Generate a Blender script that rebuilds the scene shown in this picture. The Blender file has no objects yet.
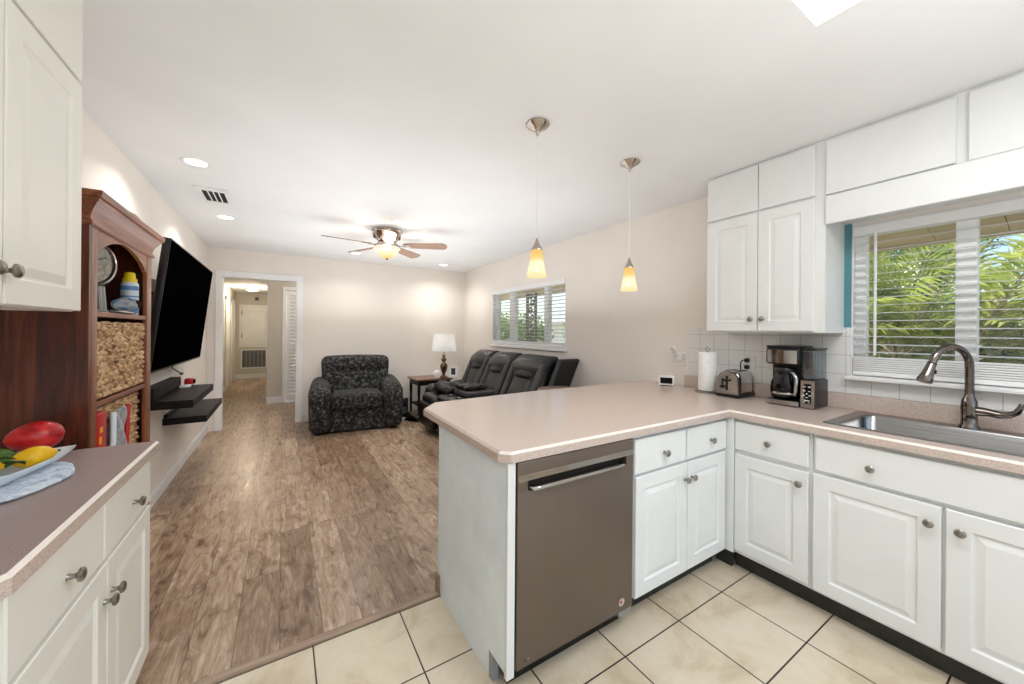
import bpy, bmesh, math, random
from mathutils import Vector, Matrix
from math import pi, sin, cos, radians as R
random.seed(7)
SC = bpy.context.scene
COL = SC.collection

# ------------------------------------------------------------------ camera
F_PX, ROLL, YAW, CAM_H, HORIZ = 368.03, 0.008, 0.5581, 1.352, 331.38
cd = bpy.data.cameras.new('camera')
cam = bpy.data.objects.new('camera', cd)
COL.objects.link(cam)
SC.camera = cam
cd.sensor_width = 36.0
cd.lens = F_PX / 1024 * 36.0
cd.clip_start = 0.02
cam.location = (0, 0, CAM_H)
cam.matrix_world = (Matrix.Translation((0, 0, CAM_H)) @ Matrix.Rotation(-YAW, 4, 'Z')
                    @ Matrix.Rotation(pi / 2, 4, 'X') @ Matrix.Rotation(ROLL, 4, 'Z'))
cd.shift_y = -(342 - HORIZ) / 1024.0

# ------------------------------------------------------------------ world, sun, large lights, exposure
SC.view_settings.view_transform = 'Standard'
SC.view_settings.look = 'None'
SC.view_settings.gamma = 1.0
SC.view_settings.exposure = 0.10
SC.view_settings.use_curve_mapping = False
W = bpy.data.worlds.new('world')
SC.world = W
W.use_nodes = True
wn = W.node_tree.nodes
bg = wn['Background']
sky = wn.new('ShaderNodeTexSky')
sky.sky_type = 'NISHITA'
sky.sun_disc = False
sky.sun_elevation = R(55)
sky.sun_rotation = R(-20)
sky.air_density = 1.0
sky.dust_density = 2.0
W.node_tree.links.new(sky.outputs[0], bg.inputs['Color'])
bg.inputs['Strength'].default_value = 0.30


def add_light(name, kind, loc, energy, color=(1, 1, 1), rot=(0, 0, 0), **kw):
    ld = bpy.data.lights.new(name, kind)
    ld.energy = energy
    ld.color = color
    for k, v in kw.items():
        setattr(ld, k, v)
    o = bpy.data.objects.new(name, ld)
    COL.objects.link(o)
    o.location = loc
    o.rotation_euler = rot
    return o


# sun from beyond the back wall (+Y), a little from the house side, so none of it enters the windows
sun = add_light('sun', 'SUN', (4, 8, 8), 9.0, (1.0, 0.94, 0.82), angle=R(0.6))
sun.rotation_euler = Vector((0.25, -0.75, -1.05)).to_track_quat('-Z', 'Y').to_euler()
# added fill light at the open side behind the camera
add_light('rear_fill', 'AREA', (0.9, -2.3, 1.5), 8, (0.97, 0.985, 1.0), (R(90), 0, 0), shape='RECTANGLE', size=2.6, size_y=1.9)
# daylight of the kitchen skylight
add_light('skylight_daylight', 'AREA', (1.28, -0.08, 2.40), 9, (0.97, 0.985, 1.0), (0, 0, 0), shape='RECTANGLE', size=0.56, size_y=1.1)
# added upward area lights, unseen, filling kitchen and living room off the ceiling
add_light('ceiling_fill', 'AREA', (0.7, -0.9, 1.42), 34, (0.95, 0.98, 1.0), (R(180), 0, 0), shape='RECTANGLE', size=2.2, size_y=2.2)
add_light('ceiling_fill', 'AREA', (1.0, 3.9, 1.48), 35, (0.96, 0.98, 1.0), (R(180), 0, 0), shape='RECTANGLE', size=2.8, size_y=3.8)
# ------------------------------------------------------------------ helpers: materials


def lin(c):
    def f(x):
        x /= 255.0
        return x / 12.92 if x <= 0.04045 else ((x + 0.055) / 1.055) ** 2.4
    return (f(c[0]), f(c[1]), f(c[2]), 1.0)


class NT:
    def __init__(s, name):
        s.m = bpy.data.materials.new(name)
        s.m.use_nodes = True
        s.n = s.m.node_tree.nodes
        s.l = s.m.node_tree.links
        s.b = s.n['Principled BSDF']
        s.out = s.n['Material Output']

    def new(s, t, **kw):
        n = s.n.new(t)
        for k, v in kw.items():
            if k.startswith('i_'):
                n.inputs[k[2:].replace('_', ' ')].default_value = v
            else:
                setattr(n, k, v)
        return n

    def link(s, a, b):
        s.l.new(a, b)

    def coord(s, kind='Object', scale=(1, 1, 1), rot=(0, 0, 0), loc=(0, 0, 0)):
        tc = s.new('ShaderNodeTexCoord')
        mp = s.new('ShaderNodeMapping')
        mp.inputs['Scale'].default_value = scale
        mp.inputs['Rotation'].default_value = rot
        mp.inputs['Location'].default_value = loc
        s.link(tc.outputs[kind], mp.inputs['Vector'])
        return mp.outputs[0]

    def noise(s, vec, scale=5, detail=3, rough=0.55, dist=0.0):
        n = s.new('ShaderNodeTexNoise')
        n.inputs['Scale'].default_value = scale
        n.inputs['Detail'].default_value = detail
        n.inputs['Roughness'].default_value = rough
        n.inputs['Distortion'].default_value = dist
        if vec is not None:
            s.link(vec, n.inputs['Vector'])
        return n.outputs['Fac']

    def ramp(s, fac, stops):
        r = s.new('ShaderNodeValToRGB')
        el = r.color_ramp.elements
        while len(el) < len(stops):
            el.new(0.5)
        for e, (p, c) in zip(el, stops):
            e.position = p
            e.color = c if len(c) == 4 else lin(c)
        s.link(fac, r.inputs[0])
        return r.outputs[0]

    def mix(s, fac, a, b, mode='MIX'):
        n = s.new('ShaderNodeMix', data_type='RGBA', blend_type=mode)
        for sock, v in ((n.inputs[0], fac), (n.inputs[6], a), (n.inputs[7], b)):
            if hasattr(v, 'links'):
                s.link(v, sock)
            elif isinstance(v, (int, float)):
                sock.default_value = v
            else:
                sock.default_value = v if len(v) == 4 else lin(v)
        return n.outputs[2]

    def bump(s, h, strength=0.2, dist=0.01):
        n = s.new('ShaderNodeBump')
        n.inputs['Strength'].default_value = strength
        n.inputs['Distance'].default_value = dist
        s.link(h, n.inputs['Height'])
        s.link(n.outputs[0], s.b.inputs['Normal'])

    def set(s, **kw):
        for k, v in kw.items():
            sk = s.b.inputs[k.replace('_', ' ')]
            if hasattr(v, 'links'):
                s.link(v, sk)
            else:
                sk.default_value = v
        return s


MATS = {}


def plain(name, c, rough=0.5, metal=0.0, var=0.06, scale=6, bump=0.0, bscale=80, stretch=(1, 1, 1), coat=0.0, spec=0.5):
    """a paint, plastic or metal with a little tone variation of its own"""
    t = NT(name)
    v = t.coord('Object', stretch)
    n = t.noise(v, scale, 3)
    hi = tuple(min(255, x * (1 + var)) for x in c)
    lo = tuple(x * (1 - var) for x in c)
    t.set(Base_Color=t.ramp(n, [(0.3, lo), (0.7, hi)]), Roughness=rough, Metallic=metal)
    t.b.inputs['Coat Weight'].default_value = coat
    t.b.inputs['Specular IOR Level'].default_value = spec
    if bump:
        t.bump(t.noise(v, bscale, 2), bump, 0.004)
    MATS[name] = t.m
    return t.m


def emissive(name, c, strength, var=0.0):
    t = NT(name)
    t.set(Base_Color=lin(c), Emission_Strength=strength, Roughness=0.4)
    if var:
        n = t.noise(t.coord(), 30, 3)
        t.set(Emission_Color=t.mix(n, tuple(x * (1 - var) for x in c), c))
    else:
        t.b.inputs['Emission Color'].default_value = lin(c)
    MATS[name] = t.m
    return t.m


def glow_glass(name, stops, strength, clear=0.45, axis=2, zscale=1.0, zoff=0.0):
    """lit frosted glass: lets part of the bulb's light straight through and glows itself"""
    t = NT(name)
    tc = t.new('ShaderNodeTexCoord')
    sp = t.new('ShaderNodeSeparateXYZ')
    t.link(tc.outputs['Object'], sp.inputs[0])
    ma = t.new('ShaderNodeMath', operation='MULTIPLY_ADD')
    ma.inputs[1].default_value = zscale
    ma.inputs[2].default_value = zoff
    t.link(sp.outputs[axis], ma.inputs[0])
    n = t.noise(tc.outputs['Object'], 26, 4, dist=1.5)
    mb = t.new('ShaderNodeMath', operation='MULTIPLY_ADD')
    mb.inputs[1].default_value = 0.22
    t.link(n, mb.inputs[0])
    t.link(ma.outputs[0], mb.inputs[2])
    col = t.ramp(mb.outputs[0], stops)
    em = t.new('ShaderNodeEmission')
    em.inputs['Strength'].default_value = strength
    t.link(col, em.inputs['Color'])
    tr = t.new('ShaderNodeBsdfTransparent')
    mx = t.new('ShaderNodeMixShader')
    mx.inputs[0].default_value = 1 - clear
    t.link(tr.outputs[0], mx.inputs[1])
    t.link(em.outputs[0], mx.inputs[2])
    t.link(mx.outputs[0], t.out.inputs[0])
    MATS[name] = t.m
    return t.m


def clear_glass(name, tint=(246, 250, 250), refl=0.06, rough=0.0):
    t = NT(name)
    tr = t.new('ShaderNodeBsdfTransparent')
    tr.inputs[0].default_value = lin(tint)
    gl = t.new('ShaderNodeBsdfGlossy')
    gl.inputs['Roughness'].default_value = rough
    lw = t.new('ShaderNodeLayerWeight')
    lw.inputs[0].default_value = 0.12
    ml = t.new('ShaderNodeMath', operation='MULTIPLY_ADD')
    ml.inputs[1].default_value = 0.5
    ml.inputs[2].default_value = refl
    t.link(lw.outputs['Facing'], ml.inputs[0])
    mx = t.new('ShaderNodeMixShader')
    t.link(ml.outputs[0], mx.inputs[0])
    t.link(tr.outputs[0], mx.inputs[1])
    t.link(gl.outputs[0], mx.inputs[2])
    t.link(mx.outputs[0], t.out.inputs[0])
    MATS[name] = t.m
    return t.m


def wood(name, dark, mid, light, axis=2, rough=0.35, scale=1.0, coat=0.2):
    t = NT(name)
    sc = [14 * scale, 14 * scale, 14 * scale]
    sc[axis] = 1.1 * scale
    v = t.coord('Object', tuple(sc))
    n1 = t.noise(v, 1.6, 5, 0.62, 1.2)
    sc2 = [90 * scale] * 3
    sc2[axis] = 3 * scale
    n2 = t.noise(t.coord('Object', tuple(sc2)), 1.5, 2)
    c = t.ramp(n1, [(0.3, dark), (0.5, mid), (0.72, light)])
    c = t.mix(t.ramp(n2, [(0.35, (0, 0, 0)), (0.62, (255, 255, 255))]), t.mix(0.35, c, dark), c)
    t.set(Base_Color=c, Roughness=rough)
    t.b.inputs['Coat Weight'].default_value = coat
    t.b.inputs['Coat Roughness'].default_value = 0.25
    t.bump(n2, 0.08, 0.002)
    MATS[name] = t.m
    return t.m


def floor_wood():
    t = NT('plank_floor')
    v = t.coord('Object', (1, 1, 1), (0, 0, R(90)))      # rows of planks run along Y
    br = t.new('ShaderNodeTexBrick')
    br.offset = 0.37
    br.offset_frequency = 2
    for k, val in (('Scale', 1.0), ('Brick Width', 1.22), ('Row Height', 0.165), ('Mortar Size', 0.0012), ('Mortar Smooth', 0.3), ('Bias', 0.0)):
        br.inputs[k].default_value = val
    br.inputs['Color1'].default_value = (0, 0, 0, 1)
    br.inputs['Color2'].default_value = (1, 1, 1, 1)
    br.inputs['Mortar'].default_value = (0.5, 0.5, 0.5, 1)
    t.link(v, br.inputs['Vector'])
    # per-plank shift of the grain coordinates
    sh = t.new('ShaderNodeVectorMath', operation='MULTIPLY_ADD')
    t.link(br.outputs['Color'], sh.inputs[0])
    sh.inputs[1].default_value = (17.0, 9.0, 3.0)
    t.link(v, sh.inputs[2])

    def stretched(s):
        m = t.new('ShaderNodeMapping')
        m.inputs['Scale'].default_value = s
        t.link(sh.outputs[0], m.inputs['Vector'])
        return m.outputs[0]
    n1 = t.noise(stretched((1.9, 7.5, 1)), 2.0, 5, 0.64, 1.7)      # cathedral grain and blotches
    n2 = t.noise(stretched((4, 70, 1)), 1.2, 3, 0.6, 0.4)         # fine fibre
    n3 = t.noise(stretched((2.2, 4.4, 1)), 2.3, 4, 0.62, 1.3)      # knots and dark clouds
    wv = t.new('ShaderNodeTexWave', wave_type='BANDS', bands_direction='Y')
    wv.inputs['Scale'].default_value = 4.2
    wv.inputs['Distortion'].default_value = 14.0
    wv.inputs['Detail'].default_value = 2.0
    wv.inputs['Detail Scale'].default_value = 0.7
    t.link(stretched((0.55, 2.2, 1)), wv.inputs['Vector'])
    base = t.ramp(n1, [(0.26, (108, 82, 62)), (0.41, (168, 141, 116)), (0.57, (198, 173, 148)), (0.74, (230, 212, 192))])
    base = t.mix(t.ramp(wv.outputs['Fac'], [(0.0, (120, 120, 120)), (0.30, (0, 0, 0))]), base, (112, 78, 54))
    base = t.mix(t.ramp(n2, [(0.38, (125, 125, 125)), (0.52, (0, 0, 0))]), base, (112, 82, 60))
    base = t.mix(t.ramp(n3, [(0.33, (215, 215, 215)), (0.45, (0, 0, 0))]), base, (92, 62, 42))
    tone = t.ramp(br.outputs['Color'], [(0.0, (206, 199, 194)), (0.5, (234, 230, 227)), (1.0, (255, 255, 255))])
    base = t.mix(1.0, base, tone, 'MULTIPLY')
    base = t.mix(br.outputs['Fac'], base, (60, 44, 34))
    t.set(Base_Color=base, Roughness=t.ramp(n2, [(0.3, (165, 165, 165)), (0.7, (130, 130, 130))]))
    t.b.inputs['Specular IOR Level'].default_value = 0.35
    t.bump(n2, 0.10, 0.002)
    MATS['plank_floor'] = t.m
    return t.m


def tile_mat(name, pitch, x0, y0, mortar, tile_stops, grout, rot=(0, 0, 0), rough=0.35, nscale=3.0, height=None, gap_bump=0.3):
    t = NT(name)
    tc = t.new('ShaderNodeTexCoord')
    m = t.new('ShaderNodeMapping')
    m.vector_type = 'TEXTURE'
    m.inputs['Location'].default_value = (x0, y0, 0) if rot == (0, 0, 0) else x0
    m.inputs['Rotation'].default_value = rot
    t.link(tc.outputs['Object'], m.inputs['Vector'])
    br = t.new('ShaderNodeTexBrick')
    br.offset = 0.0
    br.squash = 1.0
    for k, val in (('Scale', 1.0), ('Brick Width', pitch), ('Row Height', height or pitch), ('Mortar Size', mortar), ('Mortar Smooth', 0.1), ('Bias', 0.0)):
        br.inputs[k].default_value = val
    br.inputs['Color1'].default_value = (0, 0, 0, 1)
    br.inputs['Color2'].default_value = (1, 1, 1, 1)
    t.link(m.outputs[0], br.inputs['Vector'])
    n = t.noise(tc.outputs['Object'], nscale, 5, 0.65, 0.6)
    n2 = t.noise(tc.outputs['Object'], nscale * 14, 3, 0.6)
    c = t.ramp(n, tile_stops)
    c = t.mix(t.ramp(n2, [(0.3, (60, 60, 60)), (0.5, (0, 0, 0))]), c, tuple(x * 0.86 for x in tile_stops[0][1]))
    c = t.mix(br.outputs['Fac'], c, grout)
    t.set(Base_Color=c, Roughness=rough)
    inv = t.new('ShaderNodeMath', operation='SUBTRACT')
    inv.inputs[0].default_value = 1.0
    t.link(br.outputs['Fac'], inv.inputs[1])
    t.bump(inv.outputs[0], gap_bump, 0.003)
    MATS[name] = t.m
    return t.m


def speckle(name, c, rough=0.35, dark=None, light=None, scale=260):
    t = NT(name)
    v = t.coord()
    n = t.noise(v, scale, 2, 0.7)
    n2 = t.noise(v, 3, 3)
    dark = dark or tuple(x * 0.82 for x in c)
    light = light or tuple(min(255, x * 1.08) for x in c)
    base = t.ramp(n, [(0.34, dark), (0.47, c), (0.56, c), (0.68, light)])
    base = t.mix(t.ramp(n2, [(0.35, (40, 40, 40)), (0.65, (0, 0, 0))]), base, dark)
    t.set(Base_Color=base, Roughness=rough)
    MATS[name] = t.m
    return t.m


def brushed(name, c, rough=0.3, axis=0, var=0.12, metal=1.0):
    t = NT(name)
    s = [220, 220, 220]
    s[axis] = 3
    n = t.noise(t.coord('Object', tuple(s)), 1.0, 2)
    t.set(Base_Color=t.ramp(n, [(0.3, tuple(x * (1 - var) for x in c)), (0.7, tuple(min(255, x * (1 + var)) for x in c))]), Metallic=metal,
          Roughness=t.ramp(n, [(0.3, tuple([255 * rough * 1.0] * 3)), (0.7, tuple([255 * min(1, rough * 1.35)] * 3))]))
    MATS[name] = t.m
    return t.m


def mottled(name, stops, scale=24, rough=0.9, detail=5, bump=0.3, sheen=0.4, dist=0.8):
    t = NT(name)
    n = t.noise(t.coord(), scale, detail, 0.7, dist)
    t.set(Base_Color=t.ramp(n, stops), Roughness=rough)
    t.b.inputs['Sheen Weight'].default_value = sheen
    t.bump(n, bump, 0.006)
    MATS[name] = t.m
    return t.m


def leaf_mat(name, a, b):
    t = NT(name)
    n = t.noise(t.coord('Object', (1, 1, 1)), 4.0, 3)
    c = t.ramp(n, [(0.3, a), (0.7, b)])
    di = t.new('ShaderNodeBsdfDiffuse')
    tl = t.new('ShaderNodeBsdfTranslucent')
    gl = t.new('ShaderNodeBsdfGlossy')
    gl.inputs['Roughness'].default_value = 0.35
    t.link(c, di.inputs[0])
    t.link(c, tl.inputs[0])
    m1 = t.new('ShaderNodeMixShader')
    m1.inputs[0].default_value = 0.45
    t.link(di.outputs[0], m1.inputs[1])
    t.link(tl.outputs[0], m1.inputs[2])
    m2 = t.new('ShaderNodeMixShader')
    m2.inputs[0].default_value = 0.08
    t.link(m1.outputs[0], m2.inputs[1])
    t.link(gl.outputs[0], m2.inputs[2])
    t.link(m2.outputs[0], t.out.inputs[0])
    MATS[name] = t.m
    return t.m


# ------------------------------------------------------------------ helpers: meshes
ORG = {}


class MB:
    """collects shapes; build() links them as ONE mesh object under its thing"""

    def __init__(s):
        s.v = []
        s.f = []

    def add(s, vs, fs, M=None):
        b = len(s.v)
        s.v.extend([(M @ Vector(p)) if M else Vector(p) for p in vs])
        s.f.extend([tuple(i + b for i in f) for f in fs])
        return s

    def box(s, x0, x1, y0, y1, z0, z1, bev=0.0, M=None, seg=2):
        if x0 > x1: x0, x1 = x1, x0
        if y0 > y1: y0, y1 = y1, y0
        if z0 > z1: z0, z1 = z1, z0
        if bev <= 0:
            return s.add([(x0, y0, z0), (x1, y0, z0), (x1, y1, z0), (x0, y1, z0), (x0, y0, z1), (x1, y0, z1), (x1, y1, z1), (x0, y1, z1)],
                         [(3, 2, 1, 0), (4, 5, 6, 7), (0, 1, 5, 4), (1, 2, 6, 5), (2, 3, 7, 6), (3, 0, 4, 7)], M)
        return s.rbox(((x0 + x1) / 2, (y0 + y1) / 2, (z0 + z1) / 2), (x1 - x0, y1 - y0, z1 - z0), bev, k=seg, M=M)

    def rbox(s, c, size, r, k=3, n=(1, 1, 1), fn=None, M=None):
        """rounded box; fn(x,y,z)->(x,y,z) reshapes it in its own centred frame"""
        h = [d / 2 for d in size]
        r = min(r, *[d * 0.999 for d in h])
        ax = []
        for a in range(3):
            t = [-h[a] + r * (1 - cos(pi / 2 * i / k)) for i in range(k)] if False else [-h[a] + r * i / k for i in range(k)]
            mid = [-(h[a] - r) + 2 * (h[a] - r) * i / n[a] for i in range(n[a] + 1)]
            ax.append(t + mid + [-x for x in reversed(t)])
        idx = {}
        vs, fs = [], []

        def vid(p):
            q = [max(-(h[i] - r), min(h[i] - r, p[i])) for i in range(3)]
            d = Vector(p) - Vector(q)
            # tan warp for even rounding
            if d.length > 1e-9:
                e = Vector([math.tan(pi / 4 * max(-1, min(1, x / r))) for x in d])
                m = max(abs(x) for x in d) / r
                e = e.normalized() * r * m if e.length > 0 else d
                P = Vector(q) + e
            else:
                P = Vector(q)
            key = (round(p[0], 6), round(p[1], 6), round(p[2], 6))
            if key not in idx:
                idx[key] = len(vs)
                if fn:
                    P = Vector(fn(*P))
                vs.append(P + Vector(c))
            return idx[key]
        for a in range(3):
            b_, c_ = (a + 1) % 3, (a + 2) % 3
            for sgn in (-1, 1):
                for i in range(len(ax[b_]) - 1):
                    for j in range(len(ax[c_]) - 1):
                        q = []
                        for (u, w) in ((i, j), (i + 1, j), (i + 1, j + 1), (i, j + 1)):
                            p = [0, 0, 0]
                            p[a] = sgn * h[a]
                            p[b_] = ax[b_][u]
                            p[c_] = ax[c_][w]
                            q.append(vid(p))
                        if sgn < 0: q.reverse()
                        if len(set(q)) >= 3:
                            fs.append(tuple(dict.fromkeys(q)))
        return s.add(vs, fs, M)

    def lathe(s, prof, c=(0, 0, 0), seg=24, M=None, cap=True, a0=0.0, a1=2 * pi):
        vs, fs = [], []
        full = abs(a1 - a0 - 2 * pi) < 1e-6
        ns = seg if full else seg + 1
        for (r, z) in prof:
            for i in range(ns):
                a = a0 + (a1 - a0) * i / seg
                vs.append((c[0] + r * cos(a), c[1] + r * sin(a), c[2] + z))
        for j in range(len(prof) - 1):
            for i in range(seg):
                i2 = (i + 1) % ns
                fs.append((j * ns + i, j * ns + i2, (j + 1) * ns + i2, (j + 1) * ns + i))
        if cap:
            if prof[0][0] > 1e-6: fs.append(tuple(reversed(range(ns))))
            if prof[-1][0] > 1e-6: fs.append(tuple((len(prof) - 1) * ns + i for i in range(ns)))
        return s.add(vs, fs, M)

    def tube(s, pts, rad, seg=10, cap=True, M=None, flat=1.0):
        pts = [Vector(p) for p in pts]
        n = len(pts)
        rr = rad if isinstance(rad, (list, tuple)) else [rad] * n
        vs, fs = [], []
        up = None
        for i, p in enumerate(pts):
            d = (pts[min(i + 1, n - 1)] - pts[max(i - 1, 0)]).normalized()
            if up is None:
                up = Vector((0, 0, 1)) if abs(d.z) < 0.9 else Vector((1, 0, 0))
            x = d.cross(up).normalized()
            up = x.cross(d).normalized()
            for k in range(seg):
                a = 2 * pi * k / seg
                vs.append(p + x * cos(a) * rr[i] + up * sin(a) * rr[i] * flat)
        for i in range(n - 1):
            for k in range(seg):
                k2 = (k + 1) % seg
                fs.append((i * seg + k, i * seg + k2, (i + 1) * seg + k2, (i + 1) * seg + k))
        if cap:
            fs.append(tuple(reversed(range(seg))))
            fs.append(tuple((n - 1) * seg + k for k in range(seg)))
        return s.add(vs, fs, M)

    def prism(s, poly, axis, a, b, M=None):
        """extrude a 2-D outline along an axis (0: outline is y,z; 1: x,z; 2: x,y)"""
        def P(u, w, t):
            return ((t, u, w), (u, t, w), (u, w, t))[axis]
        n = len(poly)
        vs = [P(u, w, a) for u, w in poly] + [P(u, w, b) for u, w in poly]
        fs = [tuple(range(n)), tuple(reversed(range(n, 2 * n)))]
        for i in range(n):
            j = (i + 1) % n
            fs.append((j, i, n + i, n + j))
        return s.add(vs, fs, M)

    def rings(s, O, U, V, N, rings):
        """nested rectangles (u0,u1,v0,v1,depth) stitched together: a panelled door"""
        O, U, V, N = Vector(O), Vector(U), Vector(V), Vector(N)
        vs, fs = [], []
        for (u0, u1, v0, v1, d) in rings:
            for (u, w) in ((u0, v0), (u1, v0), (u1, v1), (u0, v1)):
                vs.append(O + U * u + V * w + N * d)
        n = len(rings)
        for i in range(n - 1):
            for k in range(4):
                k2 = (k + 1) % 4
                fs.append((4 * i + k, 4 * i + k2, 4 * i + 4 + k2, 4 * i + 4 + k))
        fs.append((4 * n - 4, 4 * n - 3, 4 * n - 2, 4 * n - 1))
        fs.append((3, 2, 1, 0))
        return s.add(vs, fs)

    def build(s, name, mat, parent=None, smooth=None, subsurf=0, local=False):
        me = bpy.data.meshes.new(name)
        root = parent
        while root is not None and root.parent is not None:
            root = root.parent
        off = Vector(ORG.get(root.name, (0, 0, 0))) if root is not None else Vector((0, 0, 0))
        me.from_pydata([tuple(p - off) for p in s.v], [], s.f)
        me.materials.append(mat if not isinstance(mat, str) else MATS[mat])
        bm = bmesh.new()
        bm.from_mesh(me)
        bmesh.ops.remove_doubles(bm, verts=bm.verts, dist=1e-6)
        bmesh.ops.recalc_face_normals(bm, faces=bm.faces)
        bm.to_mesh(me)
        bm.free()
        if smooth is not None:
            me.polygons.foreach_set('use_smooth', [True] * len(me.polygons))
            try:
                me.set_sharp_from_angle(angle=R(smooth))
            except Exception:
                pass
        o = bpy.data.objects.new(name, me)
        COL.objects.link(o)
        if parent is not None:
            o.parent = parent
        if subsurf:
            md = o.modifiers.new('subdivision', 'SUBSURF')
            md.levels = md.render_levels = subsurf
        return o


def thing(name, label, cat, loc=(0, 0, 0), group=None, rz=0.0, local=False):
    o = bpy.data.objects.new(name, None)
    o.empty_display_size = 0.05
    COL.objects.link(o)
    o.location = loc
    o.rotation_euler = (0, 0, rz)
    o['label'] = label
    o['category'] = cat
    if group: o['group'] = group
    ORG[o.name] = (0, 0, 0) if local else tuple(loc)
    return o


def tag(o, label, cat, group=None, kind=None):
    o['label'] = label
    o['category'] = cat
    if group: o['group'] = group
    if kind: o['kind'] = kind
    return o


def struct(name, mb, mat, parent=None, label=None, cat=None, smooth=None):
    o = mb.build(name, mat, parent, smooth)
    if parent is None:
        o['kind'] = 'structure'
        if label:
            o['label'] = label
        if cat:
            o['category'] = cat
    return o


def copy_tree(o, parent=None):
    c = o.copy()
    COL.objects.link(c)
    if parent is not None:
        c.parent = parent
    for ch in list(o.children):
        copy_tree(ch, c)
    return c


X_, Y_, Z_ = Vector((1, 0, 0)), Vector((0, 1, 0)), Vector((0, 0, 1))


def panel_front(O, U, N, w, h, th=0.02, frame=0.062):
    """raised-panel front standing on plane O,U,Z with outward normal N"""
    e = 0.003
    f = min(frame, w * 0.26, h * 0.3)
    return MB().rings(O, U, Z_, N, [
        (0, w, 0, h, 0), (0, w, 0, h, th - e), (e, w - e, e, h - e, th),
        (f, w - f, f, h - f, th), (f + .006, w - f - .006, f + .006, h - f - .006, th - .008),
        (f + .012, w - f - .012, f + .012, h - f - .012, th - .008),
        (f + .034, w - f - .034, f + .034, h - f - .034, th - .0015)])


def slab_front(O, U, N, w, h, th=0.02, e=0.004):
    return MB().rings(O, U, Z_, N, [(0, w, 0, h, 0), (0, w, 0, h, th - e), (e, w - e, e, h - e, th)])


def frame_to(p, n, up=(0, 0, 1)):
    """matrix whose local Z is n, at p"""
    q = Vector(n).to_track_quat('Z', 'Y')
    return Matrix.Translation(Vector(p)) @ q.to_matrix().to_4x4()


def knob(p, n, parent, r=0.016):
    m = MB()
    m.lathe([(0.009, 0), (0.007, .003), (0.0055, .012), (0.008, .017), (r, .021), (r, .026), (r * .75, .030), (0.0001, .0315)], seg=16, M=frame_to(p, n))
    return m.build('knob', MATS['knob_metal'], parent, smooth=40)


# ------------------------------------------------------------------ materials
floor_wood()
tile_mat('floor_tile', 0.367, 1.2216, 1.045, 0.0032, [(0.28, (192, 175, 146)), (0.48, (216, 203, 179)), (0.75, (228, 217, 197))], (38, 30, 24), rough=0.32, nscale=3.5)
tile_mat('splash_tile', 0.112, (2.828, 0.80, 1.003), 0, 0.0014, [(0.3, (228, 228, 226)), (0.7, (238, 238, 236))], (178, 178, 176), rot=(R(90), 0, R(90)), rough=0.18, nscale=2, gap_bump=0.15)
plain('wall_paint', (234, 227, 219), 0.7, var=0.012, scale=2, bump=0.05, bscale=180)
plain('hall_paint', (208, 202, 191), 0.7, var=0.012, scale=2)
plain('ceiling_paint', (238, 238, 238), 0.85, var=0.01, scale=2, bump=0.06, bscale=140)
plain('trim_white', (238, 238, 238), 0.4, var=0.015, scale=4)
plain('vinyl_white', (250, 251, 252), 0.4, var=0.005)
plain('slat_backlit', (204, 208, 210), 0.5, var=0.01)  # white slats greyed: their backlit shade is put into the colour
plain('teal_paint', (88, 142, 150), 0.6, var=0.03)
plain('cabinet_white', (231, 233, 232), 0.38, var=0.014, scale=3)
plain('cabinet_warm', (236, 234, 226), 0.38, var=0.014, scale=3)
plain('end_panel_blue_lit', (232, 243, 248), 0.45, var=0.03, scale=5)  # white panel with the bluish light on it put into the colour
plain('toe_dark', (44, 44, 40), 0.6, var=0.25, scale=14)  # on toe kicks this dark colour stands for the shadow under the cabinets
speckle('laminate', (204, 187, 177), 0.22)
speckle('laminate_shaded', (166, 149, 145), 0.32, dark=(134, 118, 116), scale=320)  # laminate darkened: shade below the upper cabinet put into the colour
plain('laminate_strip', (232, 224, 216), 0.35, var=0.02)
plain('knob_metal', (150, 146, 138), 0.28, 1.0, var=0.15, scale=60)
plain('dishwasher_steel', (118, 107, 97), 0.42, 0.7, var=0.02, scale=3)
brushed('dishwasher_edge', (160, 154, 148), 0.28, axis=0, var=0.05)
brushed('steel', (176, 174, 171), 0.30, axis=1, var=0.06)
brushed('sink_steel', (142, 142, 142), 0.40, axis=1, var=0.04)
brushed('nickel', (188, 178, 168), 0.28, axis=2, var=0.06)
brushed('faucet_nickel', (116, 109, 103), 0.27, axis=2, var=0.06)
plain('chrome', (214, 214, 214), 0.10, 1.0, var=0.03)
plain('black_plastic', (11, 11, 12), 0.32, var=0.2, scale=20)
plain('black_gloss', (6, 6, 7), 0.15, var=0.1, spec=0.25)
plain('screen', (3, 3, 4), 0.3, var=0.1, spec=0.0)
plain('grey_plastic', (150, 150, 150), 0.4, var=0.05)
plain('white_plastic', (236, 236, 234), 0.35, var=0.02)
plain('paper', (240, 240, 240), 0.9, var=0.02, scale=40, bump=0.25, bscale=160)
wood('cherry', (38, 13, 8), (84, 33, 18), (124, 62, 34), 2, 0.30)
wood('cherry_lit', (88, 42, 22), (142, 82, 50), (174, 112, 76), 2, 0.32)  # paler copy of cherry, light on the bookcase front put into the colour
wood('cherry_lit_rail', (84, 38, 20), (138, 78, 48), (172, 110, 74), 1, 0.32)  # same painted-in light as the stiles, grain along Y
wood('espresso', (12, 10, 10), (20, 18, 17), (32, 28, 26), 1, 0.5, coat=0.0)
MATS['espresso'].node_tree.nodes['Principled BSDF'].inputs['Specular IOR Level'].default_value = 0.2
wood('table_wood', (84, 56, 40), (128, 92, 70), (150, 112, 88), 0, 0.35)
wood('stool_wood', (104, 80, 68), (134, 108, 96), (152, 126, 112), 0, 0.45)
wood('blade_wood', (120, 84, 60), (160, 122, 94), (186, 150, 122), 0, 0.4)
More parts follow.
